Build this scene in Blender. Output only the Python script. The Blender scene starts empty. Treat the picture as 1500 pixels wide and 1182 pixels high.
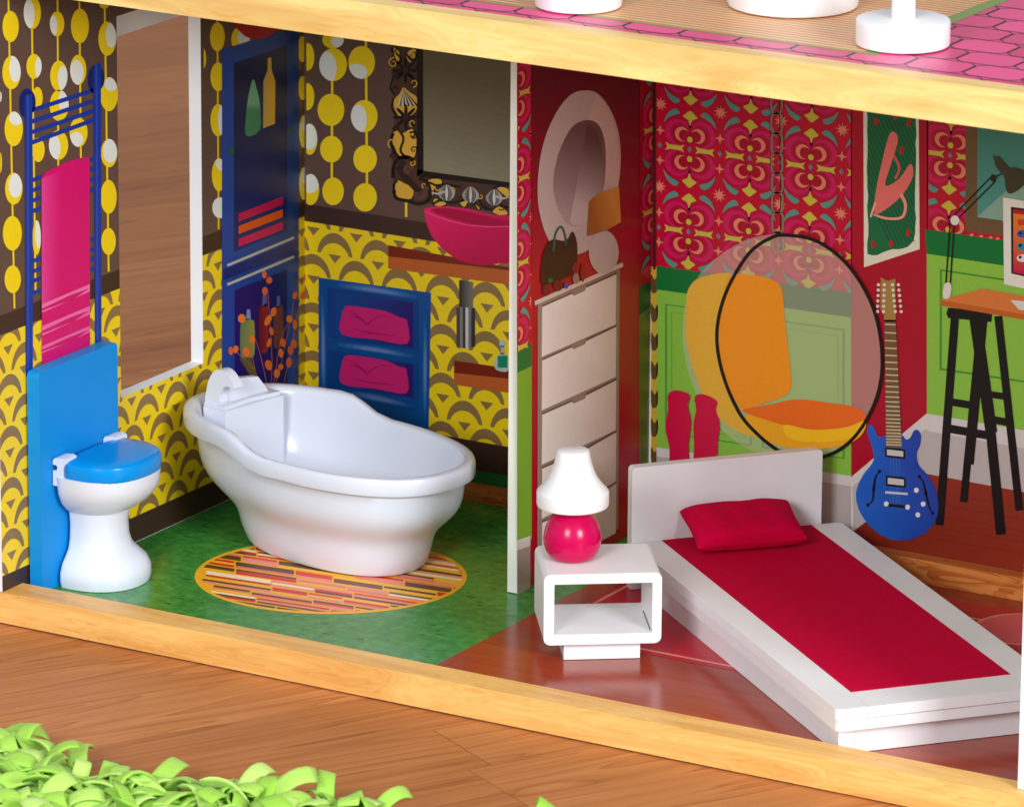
import bpy, bmesh, math, random
from mathutils import Vector, Matrix
from mathutils.geometry import tessellate_polygon
random.seed(7)
sc = bpy.context.scene
COL = sc.collection

# ------------------------------------------------------------------ camera
FPX, YAW, PITCH, ROLL = 8859.3, .53411, -.28401, .00666
CAM = Vector((1.80262, -2.53204, 1.01242))
fwd = Vector((-math.sin(YAW)*math.cos(PITCH), math.cos(YAW)*math.cos(PITCH), math.sin(PITCH)))
rt0 = Vector((math.cos(YAW), math.sin(YAW), 0)); up0 = rt0.cross(fwd)
RT = rt0*math.cos(ROLL)+up0*math.sin(ROLL); UP = up0*math.cos(ROLL)-rt0*math.sin(ROLL)
cd = bpy.data.cameras.new('camera'); cam = bpy.data.objects.new('camera', cd); COL.objects.link(cam)
cd.sensor_width = 36; cd.lens = FPX/1500*36; cd.dof.use_dof = True; cd.dof.focus_distance = 3.20; cd.dof.aperture_fstop = 28
cd.clip_start = .05; cd.clip_end = 60
M = Matrix((RT, UP, -fwd)).transposed().to_4x4(); M.translation = CAM
cam.matrix_world = M
sc.camera = cam

# ------------------------------------------------------------------ world, lamps, exposure
w = bpy.data.worlds.new('World'); sc.world = w; w.use_nodes = True
bg = w.node_tree.nodes['Background']; bg.inputs[0].default_value = (.98, .98, 1, 1); bg.inputs[1].default_value = .42
def softbox(name, azim, elev, dist, size, power, color):
    # azim measured from the house front (-Y) towards +X
    t = Vector((.30, .10, .10))
    d = Vector((math.sin(azim)*math.cos(elev), -math.cos(azim)*math.cos(elev), math.sin(elev)))
    l = bpy.data.lights.new(name, 'AREA'); l.shape = 'RECTANGLE'; l.size, l.size_y = size; l.energy = power; l.color = color
    o = bpy.data.objects.new(name, l); COL.objects.link(o); o.location = t+d*dist
    o.rotation_euler = d.to_track_quat('Z', 'Y').to_euler()
    return o
R_ = math.radians
softbox('studio_softbox', R_(8), R_(22), 2.3, (.6, .6), 27, (.93, .97, 1))
softbox('studio_softbox', R_(63), R_(19), 2.3, (.6, .6), 37, (.93, .97, 1))
softbox('overhead_softbox', R_(30), R_(62), 2.4, (1.6, 1.2), 10, (.98, .99, 1))
vs = sc.view_settings; vs.view_transform = 'Standard'; vs.look = 'None'; vs.exposure = 0.08; vs.gamma = 1
vs.use_curve_mapping = False
sc.render.resolution_x, sc.render.resolution_y = 1024, 806

# ------------------------------------------------------------------ helpers
def ray(q): return fwd+RT*((q[0]-750)/FPX)-UP*((q[1]-591)/FPX)
def on(q, ax, v):
    r = ray(q); return CAM+r*((v-CAM[ax])/r[ax])
def lin(c):
    return tuple(((x/255)/12.92 if x/255 <= .04045 else ((x/255+.055)/1.055)**2.4) for x in c)
def mat(name, col=(200, 200, 200), rough=.5, spec=.5, coat=0, sheen=0):
    m = bpy.data.materials.new(name); m.use_nodes = True; b = m.node_tree.nodes['Principled BSDF']
    b.inputs['Base Color'].default_value = (*lin(col), 1); b.inputs['Roughness'].default_value = rough
    b.inputs['Specular IOR Level'].default_value = spec; b.inputs['Coat Weight'].default_value = coat
    b.inputs['Coat Roughness'].default_value = .12; b.inputs['Sheen Weight'].default_value = sheen
    return m, m.node_tree.nodes, m.node_tree.links, b
def node(ns, t, **kw):
    n = ns.new(t)
    for k, v in kw.items():
        if k in n.inputs.keys(): n.inputs[k].default_value = v
        else: setattr(n, k, v)
    return n
def ramp(ns, stops):
    r = ns.new('ShaderNodeValToRGB'); e = r.color_ramp.elements
    while len(e) < len(stops): e.new(.5)
    for x, (p, c) in zip(e, stops): x.position = p; x.color = (*lin(c), 1) if len(c) == 3 else c
    return r
def coords(ns, ls, scale=(1, 1, 1), kind='Object', rnd=0.):
    tc = ns.new('ShaderNodeTexCoord'); mp = ns.new('ShaderNodeMapping'); mp.inputs['Scale'].default_value = scale
    ls.new(tc.outputs[kind], mp.inputs['Vector'])
    if rnd:
        oi = ns.new('ShaderNodeObjectInfo'); vm = ns.new('ShaderNodeVectorMath'); vm.operation = 'SCALE'
        cx = ns.new('ShaderNodeCombineXYZ')
        for k in 'XYZ': ls.new(oi.outputs['Random'], cx.inputs[k])
        ls.new(cx.outputs[0], vm.inputs[0]); vm.inputs['Scale'].default_value = rnd
        ls.new(vm.outputs[0], mp.inputs['Location'])
    return mp
def bump(ns, ls, b, src, strength, dist):
    bn = ns.new('ShaderNodeBump'); bn.inputs['Strength'].default_value = strength; bn.inputs['Distance'].default_value = dist
    ls.new(src, bn.inputs['Height']); ls.new(bn.outputs[0], b.inputs['Normal']); return bn

def obj(name, bm, m, parent=None, smooth=False, bevel=0, seg=3, loc=None, rotz=0, subsurf=0):
    me = bpy.data.meshes.new(name)
    if bevel:
        bmesh.ops.bevel(bm, geom=[e for e in bm.edges if e.calc_face_angle(0) > .5], offset=bevel, segments=seg, affect='EDGES', profile=.5)
    bmesh.ops.recalc_face_normals(bm, faces=bm.faces)
    bm.to_mesh(me); bm.free()
    for x in (m if isinstance(m, (list, tuple)) else [m]): me.materials.append(x)
    o = bpy.data.objects.new(name, me); COL.objects.link(o)
    if parent: o.parent = parent
    if loc is not None: o.location = loc
    o.rotation_euler[2] = rotz
    if smooth or bevel:
        me.polygons.foreach_set('use_smooth', [True]*len(me.polygons))
        me.set_sharp_from_angle(angle=R_(38))
    if subsurf:
        md = o.modifiers.new('s', 'SUBSURF'); md.levels = md.render_levels = subsurf
    return o
def empty(name, loc, label, cat, rotz=0, group=None):
    o = bpy.data.objects.new(name, None); COL.objects.link(o); o.location = loc; o.rotation_euler[2] = rotz
    o['label'] = label; o['category'] = cat; o.empty_display_size = .02
    if group: o['group'] = group
    return o
def tag(o, label, cat, group=None):
    o['label'] = label; o['category'] = cat
    if group: o['group'] = group
    return o
def box(x0, x1, y0, y1, z0, z1, bm=None):
    bm = bm or bmesh.new()
    v = [bm.verts.new((x, y, z)) for x in (x0, x1) for y in (y0, y1) for z in (z0, z1)]
    for f in ((0, 1, 3, 2), (4, 6, 7, 5), (0, 4, 5, 1), (2, 3, 7, 6), (0, 2, 6, 4), (1, 5, 7, 3)): bm.faces.new([v[i] for i in f])
    return bm
def prism(pts, d0, d1, axis='z', bm=None):
    bm = bm or bmesh.new()
    def P(p, d): return {'z': (p[0], p[1], d), 'y': (p[0], d, p[1]), 'x': (d, p[0], p[1])}[axis]
    a = [bm.verts.new(P(p, d0)) for p in pts]; b = [bm.verts.new(P(p, d1)) for p in pts]
    bm.faces.new(a); bm.faces.new(b[::-1]); n = len(pts)
    for i in range(n): bm.faces.new((a[i], b[i], b[(i+1) % n], a[(i+1) % n]))
    return bm
def lathe(prof, n=48, bm=None, c=(0, 0), sx=1., cap=True):
    bm = bm or bmesh.new(); rings = []
    for r, z in prof:
        rings.append([bm.verts.new((c[0]+sx*r*math.cos(2*math.pi*i/n), c[1]+r*math.sin(2*math.pi*i/n), z)) for i in range(n)])
    for A, B in zip(rings, rings[1:]):
        for i in range(n): bm.faces.new((A[i], A[(i+1) % n], B[(i+1) % n], B[i]))
    if cap: bm.faces.new(rings[0][::-1]); bm.faces.new(rings[-1])
    return bm
def rrect(x0, x1, y0, y1, r, n=5, corners=(1, 1, 1, 1)):
    out = []
    for (cx, cy, a, k) in ((x1-r, y0+r, -90, 0), (x1-r, y1-r, 0, 1), (x0+r, y1-r, 90, 2), (x0+r, y0+r, 180, 3)):
        if corners[k]:
            out += [(cx+r*math.cos(R_(a+90*i/n)), cy+r*math.sin(R_(a+90*i/n))) for i in range(n+1)]
        else: out.append((x1 if k < 2 else x0, y0 if k in (0, 3) else y1))
    return out

# ------------------------------------------------------------------ materials
def pine(name, a, b, c):
    m, ns, ls, p = mat(name, rough=.38, spec=.4)
    mp = coords(ns, ls, (5, 190, 190)); n1 = node(ns, 'ShaderNodeTexNoise', Scale=1.6, Detail=6, Roughness=.62, Distortion=.35); ls.new(mp.outputs[0], n1.inputs['Vector'])
    mp2 = coords(ns, ls, (3.2, 26, 26)); n2 = node(ns, 'ShaderNodeTexNoise', Scale=1.9, Detail=3, Roughness=.5, Distortion=1.6); ls.new(mp2.outputs[0], n2.inputs['Vector'])
    # growth-ring contours: thin lines following the level sets of the large noise
    k1 = node(ns, 'ShaderNodeMath', operation='MULTIPLY'); k1.inputs[1].default_value = 15; ls.new(n2.outputs['Fac'], k1.inputs[0])
    k2 = node(ns, 'ShaderNodeMath', operation='FRACT'); ls.new(k1.outputs[0], k2.inputs[0])
    mx = node(ns, 'ShaderNodeMix', data_type='FLOAT'); mx.inputs[0].default_value = .34
    ls.new(n1.outputs['Fac'], mx.inputs[2]); ls.new(k2.outputs[0], mx.inputs[3])
    r = ramp(ns, [(.20, c), (.36, b), (.55, a), (.85, tuple(min(255, x+6) for x in a))]); ls.new(mx.outputs[0], r.inputs[0])
    r2 = ramp(ns, [(.3, (232, 214, 196)), (.6, (255, 255, 255))]); ls.new(n2.outputs['Fac'], r2.inputs[0])
    m2 = node(ns, 'ShaderNodeMix', data_type='RGBA', blend_type='MULTIPLY'); m2.inputs[0].default_value = 1; ls.new(r.outputs[0], m2.inputs[6]); ls.new(r2.outputs[0], m2.inputs[7]); ls.new(m2.outputs[2], p.inputs['Base Color'])
    bump(ns, ls, p, n1.outputs['Fac'], .1, .0005)
    return m
PINE = pine('pine', (246, 196, 116), (240, 184, 102), (228, 164, 82))
PINE_LIT = pine('pine_lit', (248, 214, 142), (246, 208, 130), (238, 192, 110))  # same pine made paler: stronger light on the shelf rail put into its colour
PINE_DK = pine('pine_dark', (220, 138, 68), (192, 102, 44), (158, 72, 28))  # darker, browner pine tone for the back rails

def white(name, col, rough, n=.02):
    m, ns, ls, p = mat(name, col, rough, .45)
    mp = coords(ns, ls, (1, 1, 1)); n1 = node(ns, 'ShaderNodeTexNoise', Scale=160, Detail=3); ls.new(mp.outputs[0], n1.inputs['Vector'])
    n2 = node(ns, 'ShaderNodeTexNoise', Scale=14, Detail=4); ls.new(mp.outputs[0], n2.inputs['Vector'])
    mr = node(ns, 'ShaderNodeMapRange'); mr.inputs[3].default_value = rough-.06; mr.inputs[4].default_value = rough+.1
    ls.new(n2.outputs['Fac'], mr.inputs[0]); ls.new(mr.outputs[0], p.inputs['Roughness'])
    r = ramp(ns, [(.3, tuple(int(x*.965) for x in col)), (.65, col)]); ls.new(n2.outputs['Fac'], r.inputs[0]); ls.new(r.outputs[0], p.inputs['Base Color'])
    bump(ns, ls, p, n1.outputs['Fac'], .05, .0003)
    return m
PAINT = white('white_paint', (243, 243, 245), .36)
MDF_EDGE = white('white_edge', (232, 233, 222), .45)
PLASTIC = white('white_plastic', (224, 228, 241), .2)
def plastic(name, col, rough=.25, coat=.0):
    m, ns, ls, p = mat(name, col, rough, .32, coat)
    mp = coords(ns, ls); n2 = node(ns, 'ShaderNodeTexNoise', Scale=40, Detail=4); ls.new(mp.outputs[0], n2.inputs['Vector'])
    mr = node(ns, 'ShaderNodeMapRange'); mr.inputs[3].default_value = rough-.05; mr.inputs[4].default_value = rough+.08
    ls.new(n2.outputs['Fac'], mr.inputs[0]); ls.new(mr.outputs[0], p.inputs['Roughness'])
    return m
BLUE = plastic('blue_plastic', (0, 142, 224), .2)
BLUEW = plastic('blue_paint', (0, 138, 218), .5)
PINKG = plastic('pink_enamel', (200, 0, 80), .2, .0)

m, ns, ls, p = mat('felt', (200, 0, 56), .95, .08, 0, 0); FELT = m
mp = coords(ns, ls); n1 = node(ns, 'ShaderNodeTexNoise', Scale=900, Detail=3); ls.new(mp.outputs[0], n1.inputs['Vector'])
n2 = node(ns, 'ShaderNodeTexNoise', Scale=260, Detail=3); ls.new(mp.outputs[0], n2.inputs['Vector'])
r = ramp(ns, [(.3, (196, 0, 54)), (.7, (202, 2, 58))]); ls.new(n2.outputs['Fac'], r.inputs[0]); ls.new(r.outputs[0], p.inputs['Base Color'])
bump(ns, ls, p, n1.outputs['Fac'], .35, .0006)

m, ns, ls, p = mat('ink_print', rough=.34, spec=.45); INK = m
at = node(ns, 'ShaderNodeAttribute', attribute_name='ink'); tcn = coords(ns, ls)
n1 = node(ns, 'ShaderNodeTexNoise', Scale=420, Detail=2); ls.new(tcn.outputs[0], n1.inputs['Vector'])
mr = node(ns, 'ShaderNodeMapRange'); mr.inputs[3].default_value = .94; mr.inputs[4].default_value = 1.05; ls.new(n1.outputs['Fac'], mr.inputs[0])
mm = node(ns, 'ShaderNodeVectorMath', operation='MULTIPLY'); ls.new(at.outputs['Color'], mm.inputs[0]); ls.new(mr.outputs[0], mm.inputs[1]); ls.new(mm.outputs[0], p.inputs['Base Color'])
n3 = node(ns, 'ShaderNodeTexNoise', Scale=60, Detail=3); ls.new(tcn.outputs[0], n3.inputs['Vector']); bump(ns, ls, p, n3.outputs['Fac'], .04, .0004)
# translucent ink (bubble chair print over the wallpaper)
m, ns, ls, p = mat('ink_translucent', (250, 232, 214), .34, .45); INKT = m
p.inputs['Alpha'].default_value = .26

def floor_mat(name, kind):
    m, ns, ls, p = mat(name, rough=.2, spec=.45, coat=.0)
    tc = coords(ns, ls)
    if kind == 'green':
        n1 = node(ns, 'ShaderNodeTexNoise', Scale=150, Detail=4, Roughness=.65); ls.new(tc.outputs[0], n1.inputs['Vector'])
        r = ramp(ns, [(.3, (36, 112, 46)), (.5, (50, 136, 56)), (.68, (80, 156, 66))]); ls.new(n1.outputs['Fac'], r.inputs[0])
        mp = coords(ns, ls, (34, 78, 1)); mp.inputs['Rotation'].default_value = (0, 0, .5)
        v = node(ns, 'ShaderNodeTexVoronoi', Scale=2.0, Randomness=.75); ls.new(mp.outputs[0], v.inputs['Vector'])
        r2 = ramp(ns, [(.10, (255, 255, 255)), (.24, (0, 0, 0))]); ls.new(v.outputs['Distance'], r2.inputs[0])
        mx = node(ns, 'ShaderNodeMix', data_type='RGBA'); ls.new(r2.outputs[0], mx.inputs[0]); ls.new(r.outputs[0], mx.inputs[6]); mx.inputs[7].default_value = (*lin((36, 84, 34)), 1)
        ls.new(mx.outputs[2], p.inputs['Base Color'])
    else:
        mp = coords(ns, ls, (7, 60, 1)); n1 = node(ns, 'ShaderNodeTexNoise', Scale=2.4, Detail=5, Distortion=.8); ls.new(mp.outputs[0], n1.inputs['Vector'])
        br = node(ns, 'ShaderNodeTexBrick', offset=.4, Scale=1.0); mp2 = coords(ns, ls, (1, 1, 1)); ls.new(mp2.outputs[0], br.inputs['Vector'])
        br.inputs['Brick Width'].default_value = .16; br.inputs['Row Height'].default_value = .03; br.inputs['Mortar Size'].default_value = .0004
        br.inputs['Color1'].default_value = (*lin((172, 62, 30)), 1); br.inputs['Color2'].default_value = (*lin((158, 52, 24)), 1); br.inputs['Mortar'].default_value = (*lin((150, 50, 24)), 1)
        r = ramp(ns, [(.3, (226, 216, 212)), (.7, (255, 255, 255))]); ls.new(n1.outputs['Fac'], r.inputs[0])
        mx = node(ns, 'ShaderNodeMix', data_type='RGBA', blend_type='MULTIPLY'); mx.inputs[0].default_value = 1
        ls.new(br.outputs['Color'], mx.inputs[6]); ls.new(r.outputs[0], mx.inputs[7]); ls.new(mx.outputs[2], p.inputs['Base Color'])
    n4 = node(ns, 'ShaderNodeTexNoise', Scale=22, Detail=2); ls.new(tc.outputs[0], n4.inputs['Vector']); bump(ns, ls, p, n4.outputs['Fac'], .05, .001)
    return m
GREENF = floor_mat('green_floor_print', 'green'); WOODF = floor_mat('wood_floor_print', 'wood')

m, ns, ls, p = mat('floor_plank', rough=.5, spec=.22); PLANK = m
mp = coords(ns, ls, (1.5, 17, 17), rnd=37.)
n0 = node(ns, 'ShaderNodeTexNoise', Scale=1.5, Detail=2); ls.new(mp.outputs[0], n0.inputs['Vector'])
n0.inputs['Distortion'].default_value = .9
wv1 = node(ns, 'ShaderNodeMath', operation='MULTIPLY'); wv1.inputs[1].default_value = 9; ls.new(n0.outputs['Fac'], wv1.inputs[0])
wv = node(ns, 'ShaderNodeMath', operation='FRACT'); ls.new(wv1.outputs[0], wv.inputs[0])
mp2 = coords(ns, ls, (5, 150, 20), rnd=11.); n1 = node(ns, 'ShaderNodeTexNoise', Scale=2, Detail=5, Roughness=.65); ls.new(mp2.outputs[0], n1.inputs['Vector'])
r1 = ramp(ns, [(.0, (176, 112, 64)), (.10, (194, 128, 76)), (.45, (202, 136, 83)), (.9, (208, 143, 89)), (1, (192, 126, 76))]); ls.new(wv.outputs[0], r1.inputs[0])
r2 = ramp(ns, [(.25, (232, 224, 218)), (.6, (255, 255, 255))]); ls.new(n1.outputs['Fac'], r2.inputs[0])
oi = node(ns, 'ShaderNodeObjectInfo'); r3 = ramp(ns, [(0, (228, 216, 206)), (.5, (242, 234, 226)), (1, (255, 250, 244))]); ls.new(oi.outputs['Random'], r3.inputs[0])
x1 = node(ns, 'ShaderNodeMix', data_type='RGBA', blend_type='MULTIPLY'); x1.inputs[0].default_value = 1; ls.new(r1.outputs[0], x1.inputs[6]); ls.new(r2.outputs[0], x1.inputs[7])
x2 = node(ns, 'ShaderNodeMix', data_type='RGBA', blend_type='MULTIPLY'); x2.inputs[0].default_value = 1; ls.new(x1.outputs[2], x2.inputs[6]); ls.new(r3.outputs[0], x2.inputs[7])
ls.new(x2.outputs[2], p.inputs['Base Color']); bump(ns, ls, p, n1.outputs['Fac'], .12, .0008)

m, ns, ls, p = mat('lime_felt', (168, 214, 66), 1, .0, 0, .1); LIME = m
oi = node(ns, 'ShaderNodeObjectInfo'); r3 = ramp(ns, [(0, (150, 200, 70)), (.5, (170, 212, 92)), (1, (192, 224, 120))]); ls.new(oi.outputs['Random'], r3.inputs[0]); ls.new(r3.outputs[0], p.inputs['Base Color'])
mp = coords(ns, ls); n1 = node(ns, 'ShaderNodeTexNoise', Scale=420, Detail=4); ls.new(mp.outputs[0], n1.inputs['Vector']); bump(ns, ls, p, n1.outputs['Fac'], .5, .001)
LIMEB = mat('rug_backing', (70, 120, 30), .95, .1)[0]
DARKGAP = mat('dark_gap', (20, 14, 10), .9, .1)[0]

# ------------------------------------------------------------------ dollhouse dimensions
YB, XP0, XP1, YP, XR, ZS, XJ = .28211, .22055, .22674, .13921, .59953, .336, .25107
ZG = -.0122; W = .70; TH = .008
house = empty('dollhouse', (0, 0, ZG), 'open wooden dollhouse with yellow bathroom and red bedroom on its lower storey', 'dollhouse')
def hpart(name, bm, m, **k):
    o = obj(name, bm, m, None, **k); o.parent = house; o.matrix_parent_inverse = Matrix.Translation((0, 0, -ZG)); return o
def sub(o, parent):
    o.parent = parent; o.matrix_parent_inverse = parent.matrix_world.inverted() if False else Matrix.Identity(4); return o

# ground: wooden floor planks
fl = obj('wooden_floor', box(-6, 6, -4, 8, ZG-.05, ZG-.004), DARKGAP); fl['kind'] = 'structure'
A = R_(60.2); ux, uy = math.cos(A), math.sin(A); PWID, PLEN = .0608, .62
def plank_mesh(i):
    return None
pb = box(-PLEN/2+.0003, PLEN/2-.0003, -PWID/2+.0002, PWID/2-.0002, -.004, 0)
pl0 = obj('plank', pb, PLANK, bevel=.0004, seg=1); pmesh = pl0.data; bpy.data.objects.remove(pl0)
off = -.3294-PWID/2
np_ = 0
for row in range(-22, 42):
    vv = off+row*PWID
    sh = random.uniform(0, PLEN)
    for k in range(-8, 12):
        uu = sh+k*PLEN
        c = Vector((ux*uu-uy*vv, uy*uu+ux*vv, ZG))
        # keep the planks around the front of the house and those lying behind its left side
        front = -.75 < c.y < .45 and -.55 < c.x < 1.15
        behind = -1.35 < c.x < .35 and .2 < c.y < 1.95
        if not (front or behind): continue
        o = bpy.data.objects.new('plank', pmesh); COL.objects.link(o); o.parent = fl; o.location = c+Vector((0, 0, random.uniform(-.00008, .00008))); o.rotation_euler[2] = A+(math.pi if random.random() < .5 else 0)
        np_ += 1
print('planks', np_)

# shell of the house
def rail(name, x0, x1, y0, y1, z0, z1, m, bev):
    bm = box(x0, x1, y0, y1, z0, z1); return hpart(name, bm, m, bevel=bev, seg=4)
rail('base_rail', -.012, W, -.019, 0, ZG+.0010, .006, PINE, .0024)
hpart('base_shadow_strip', box(-.006, W-.004, -.0145, .20, ZG, ZG+.0009), DARKGAP)  # near-black set-back slab: paints the shadow line under the base rail
rail('shelf_rail', -.012, W, -.019, -.0066, ZS, ZS+.0197, PINE_LIT, .0024)
hpart('floor_panel', box(0, XJ, 0, YB, -.008, 0), GREENF)
hpart('floor_panel', box(XJ+.0001, W, 0, YB, -.008, 0), WOODF)
rail('back_rail', 0, XP0+.0, YB-.010, YB-.0005, 0, .0078, PINE_DK, .0012)
rail('back_rail', XP1, XR, YB-.010, YB-.0005, 0, .0132, PINE_DK, .0014)
shelf = hpart('shelf_panel', box(0, W, -.0065, YB, ZS+.003, ZS+.0188), MDF_EDGE)
# left wall with its window opening
WY0, WY1, WZ0, WZ1 = .0952, .1766, .0862, .2995
bm = bmesh.new()
def ring(x):
    o_ = [bm.verts.new((x, y, z)) for y, z in ((-.019, .0062), (YB+TH, .0062), (YB+TH, ZS), (-.019, ZS))]
    i_ = [bm.verts.new((x, y, z)) for y, z in ((WY0, WZ0), (WY1, WZ0), (WY1, WZ1), (WY0, WZ1))]
    return o_, i_
a, b = ring(0); c, d = ring(-TH)
for i in range(4):
    j = (i+1) % 4
    bm.faces.new((a[i], a[j], b[j], b[i])); bm.faces.new((c[i], d[i], d[j], c[j])); bm.faces.new((a[i], c[i], c[j], a[j])); bm.faces.new((b[i], b[j], d[j], d[i]))
bm2 = box(-TH, 0, 0, YB+TH, -.008, .0061, bm)
lwall = hpart('left_wall', bm, PAINT)
trim = obj('window_header', box(-TH-.006, -TH-.0002, WY0-.006, WY1+.006, .2850, .3120), PAINT, lwall, bevel=.0004, seg=2)
bwall = hpart('back_wall', box(0, W, YB, YB+TH, -.008, ZS), MDF_EDGE)
part = hpart('partition_wall', box(XP0, XP1, YP, YB, .0005, ZS), MDF_EDGE, bevel=.0005, seg=2)
hpart('right_wall', box(XR, XR+.0075, -.0105, YB, .0063, ZS), PAINT, bevel=.0005, seg=2)
hpart('right_wall', box(W-.008, W, .0005, YB, .0001, ZS), PAINT, bevel=.0005, seg=2)

# ------------------------------------------------------------------ printed artwork on the panels (flat ink layers)
PLANES = {'L': (0, 0., 1), 'B': (1, YB, -1), 'P': (0, XP1, 1), 'F': (2, 0., 1), 'S': (2, ZS+.0188, 1)}
PARENT = {'L': lwall, 'B': bwall, 'P': part, 'S': shelf}
LAYER = .00005
def clip_poly(p, c):
    # Sutherland-Hodgman against a convex polygon c
    area = sum(c[i][0]*c[(i+1) % len(c)][1]-c[(i+1) % len(c)][0]*c[i][1] for i in range(len(c)))
    if area < 0: c = c[::-1]
    out = list(p)
    for i in range(len(c)):
        a_, b_ = c[i], c[(i+1) % len(c)]; inp, out = out, []
        def sd(q): return (b_[0]-a_[0])*(q[1]-a_[1])-(b_[1]-a_[1])*(q[0]-a_[0])
        for k in range(len(inp)):
            q, n_ = inp[k], inp[(k+1) % len(inp)]; s0, s1 = sd(q), sd(n_)
            if s0 >= 0: out.append(q)
            if (s0 > 0) != (s1 > 0) and s0 != s1:
                t = s0/(s0-s1); out.append((q[0]+(n_[0]-q[0])*t, q[1]+(n_[1]-q[1])*t))
        if len(out) < 3: return []
    return out
class Print:
    """Flat shapes of ink on one panel; shapes are drawn in photograph pixels or panel metres."""
    def __init__(s, plane, base=1):
        s.ax, s.v, s.sg = PLANES[plane]; s.plane = plane; s.V = []; s.F = []; s.C = []; s.MI = []; s.layer = base; s.clip = None
    def pt(s, q, lay):
        p = on(q, s.ax, s.v); p[s.ax] = s.v+s.sg*LAYER*lay; return p
    def mt(s, q, lay):
        d = s.v+s.sg*LAYER*lay
        return Vector((d, q[0], q[1])) if s.ax == 0 else Vector((q[0], d, q[1])) if s.ax == 1 else Vector((q[0], q[1], d))
    def add(s, pts, col, lay=None, metric=False, mi=0, clip=None):
        lay = s.layer if lay is None else lay
        c = clip or s.clip
        if c: pts = clip_poly(pts, c)
        if len(pts) < 3: return
        q = [pts[0]]
        for x in pts[1:]:
            if abs(x[0]-q[-1][0])+abs(x[1]-q[-1][1]) > 1e-7: q.append(x)
        pts = q
        if len(pts) < 3: return
        n0 = len(s.V); s.V += [(s.mt if metric else s.pt)(x, lay) for x in pts]
        cf = col if callable(col) else (lambda x: col)
        s.C += [(*lin(cf(x)), 1) for x in pts]
        for t in tessellate_polygon([[Vector((x[0], x[1], 0)) for x in pts]]):
            a_, b_, c_ = (s.V[n0+i] for i in t); nrm = (b_-a_).cross(c_-a_)
            if nrm.length < 1e-14: continue
            s.F.append(tuple(n0+i for i in (t if nrm[s.ax]*s.sg > 0 else t[::-1]))); s.MI.append(mi)
    def stroke(s, pts, wd, col, lay=None, metric=False, closed=False, mi=0):
        n = len(pts); L, Rr = [], []
        for i in range(n):
            a_ = pts[(i-1) % n] if (closed or i > 0) else pts[i]; b_ = pts[(i+1) % n] if (closed or i < n-1) else pts[i]
            dx, dy = b_[0]-a_[0], b_[1]-a_[1]; l = math.hypot(dx, dy) or 1
            h = (wd(i/(n-1)) if callable(wd) else wd)/2
            L.append((pts[i][0]-dy/l*h, pts[i][1]+dx/l*h)); Rr.append((pts[i][0]+dy/l*h, pts[i][1]-dx/l*h))
        for i in range(n if closed else n-1):
            j = (i+1) % n; s.add([L[i], L[j], Rr[j], Rr[i]], col, lay, metric, mi)
    def grad(s, pts, a, b, c0, c1, n=12, lay=None):
        # banded colour ramp from point a (c0) to point b (c1), as printed
        dx, dy = b[0]-a[0], b[1]-a[1]; L = math.hypot(dx, dy); ex, ey = dx/L, dy/L; B = 4000
        for i in range(n):
            t0 = -B if i == 0 else L*i/n; t1 = B if i == n-1 else L*(i+1)/n
            band = [(a[0]+ex*t-ey*w_, a[1]+ey*t+ex*w_) for t, w_ in ((t0, -B), (t1, -B), (t1, B), (t0, B))]
            k = (i+.5)/n; q = clip_poly(pts, band)
            if q: s.add(q, tuple(c0[j]+(c1[j]-c0[j])*k for j in range(3)), lay)
    def done(s, name, parent=None):
        me = bpy.data.meshes.new(name); me.from_pydata([tuple(v) for v in s.V], [], s.F)
        at_ = me.color_attributes.new('ink', 'FLOAT_COLOR', 'POINT')
        at_.data.foreach_set('color', [x for c in s.C for x in c])
        me.materials.append(INK); me.materials.append(INKT); me.polygons.foreach_set('material_index', s.MI); me.update()
        o = bpy.data.objects.new(name, me); COL.objects.link(o); o.parent = parent or PARENT[s.plane]
        return o
def ell(cx, cy, rx, ry, n=28, a0=0, rot=0):
    cr, sr = math.cos(rot), math.sin(rot)
    return [(cx+rx*math.cos(t)*cr-ry*math.sin(t)*sr, cy+rx*math.cos(t)*sr+ry*math.sin(t)*cr) for t in [a0+2*math.pi*i/n for i in range(n)]]
def smooth(p, k=5, closed=True):
    n = len(p); out = []
    for i in range(n if closed else n-1):
        g = lambda j: p[j % n] if closed else p[min(max(j, 0), n-1)]
        p0, p1, p2, p3 = g(i-1), g(i), g(i+1), g(i+2)
        for j in range(k):
            t = j/k
            out.append(tuple(.5*(2*p1[d]+(p2[d]-p0[d])*t+(2*p0[d]-5*p1[d]+4*p2[d]-p3[d])*t*t+(3*p1[d]-p0[d]-3*p2[d]+p3[d])*t**3) for d in (0, 1)))
    if not closed: out.append(p[-1])
    return out
def zm(x0, y0, s): return lambda pts: [(x0+x/s, y0+y/s) for x, y in pts]
def rect(x0, x1, y0, y1): return [(x0, y0), (x1, y0), (x1, y1), (x0, y1)]
YEL, BRN, BG, DK, WHT = (240, 206, 22), (140, 110, 66), (96, 72, 62), (62, 40, 32), (226, 228, 220)

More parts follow.
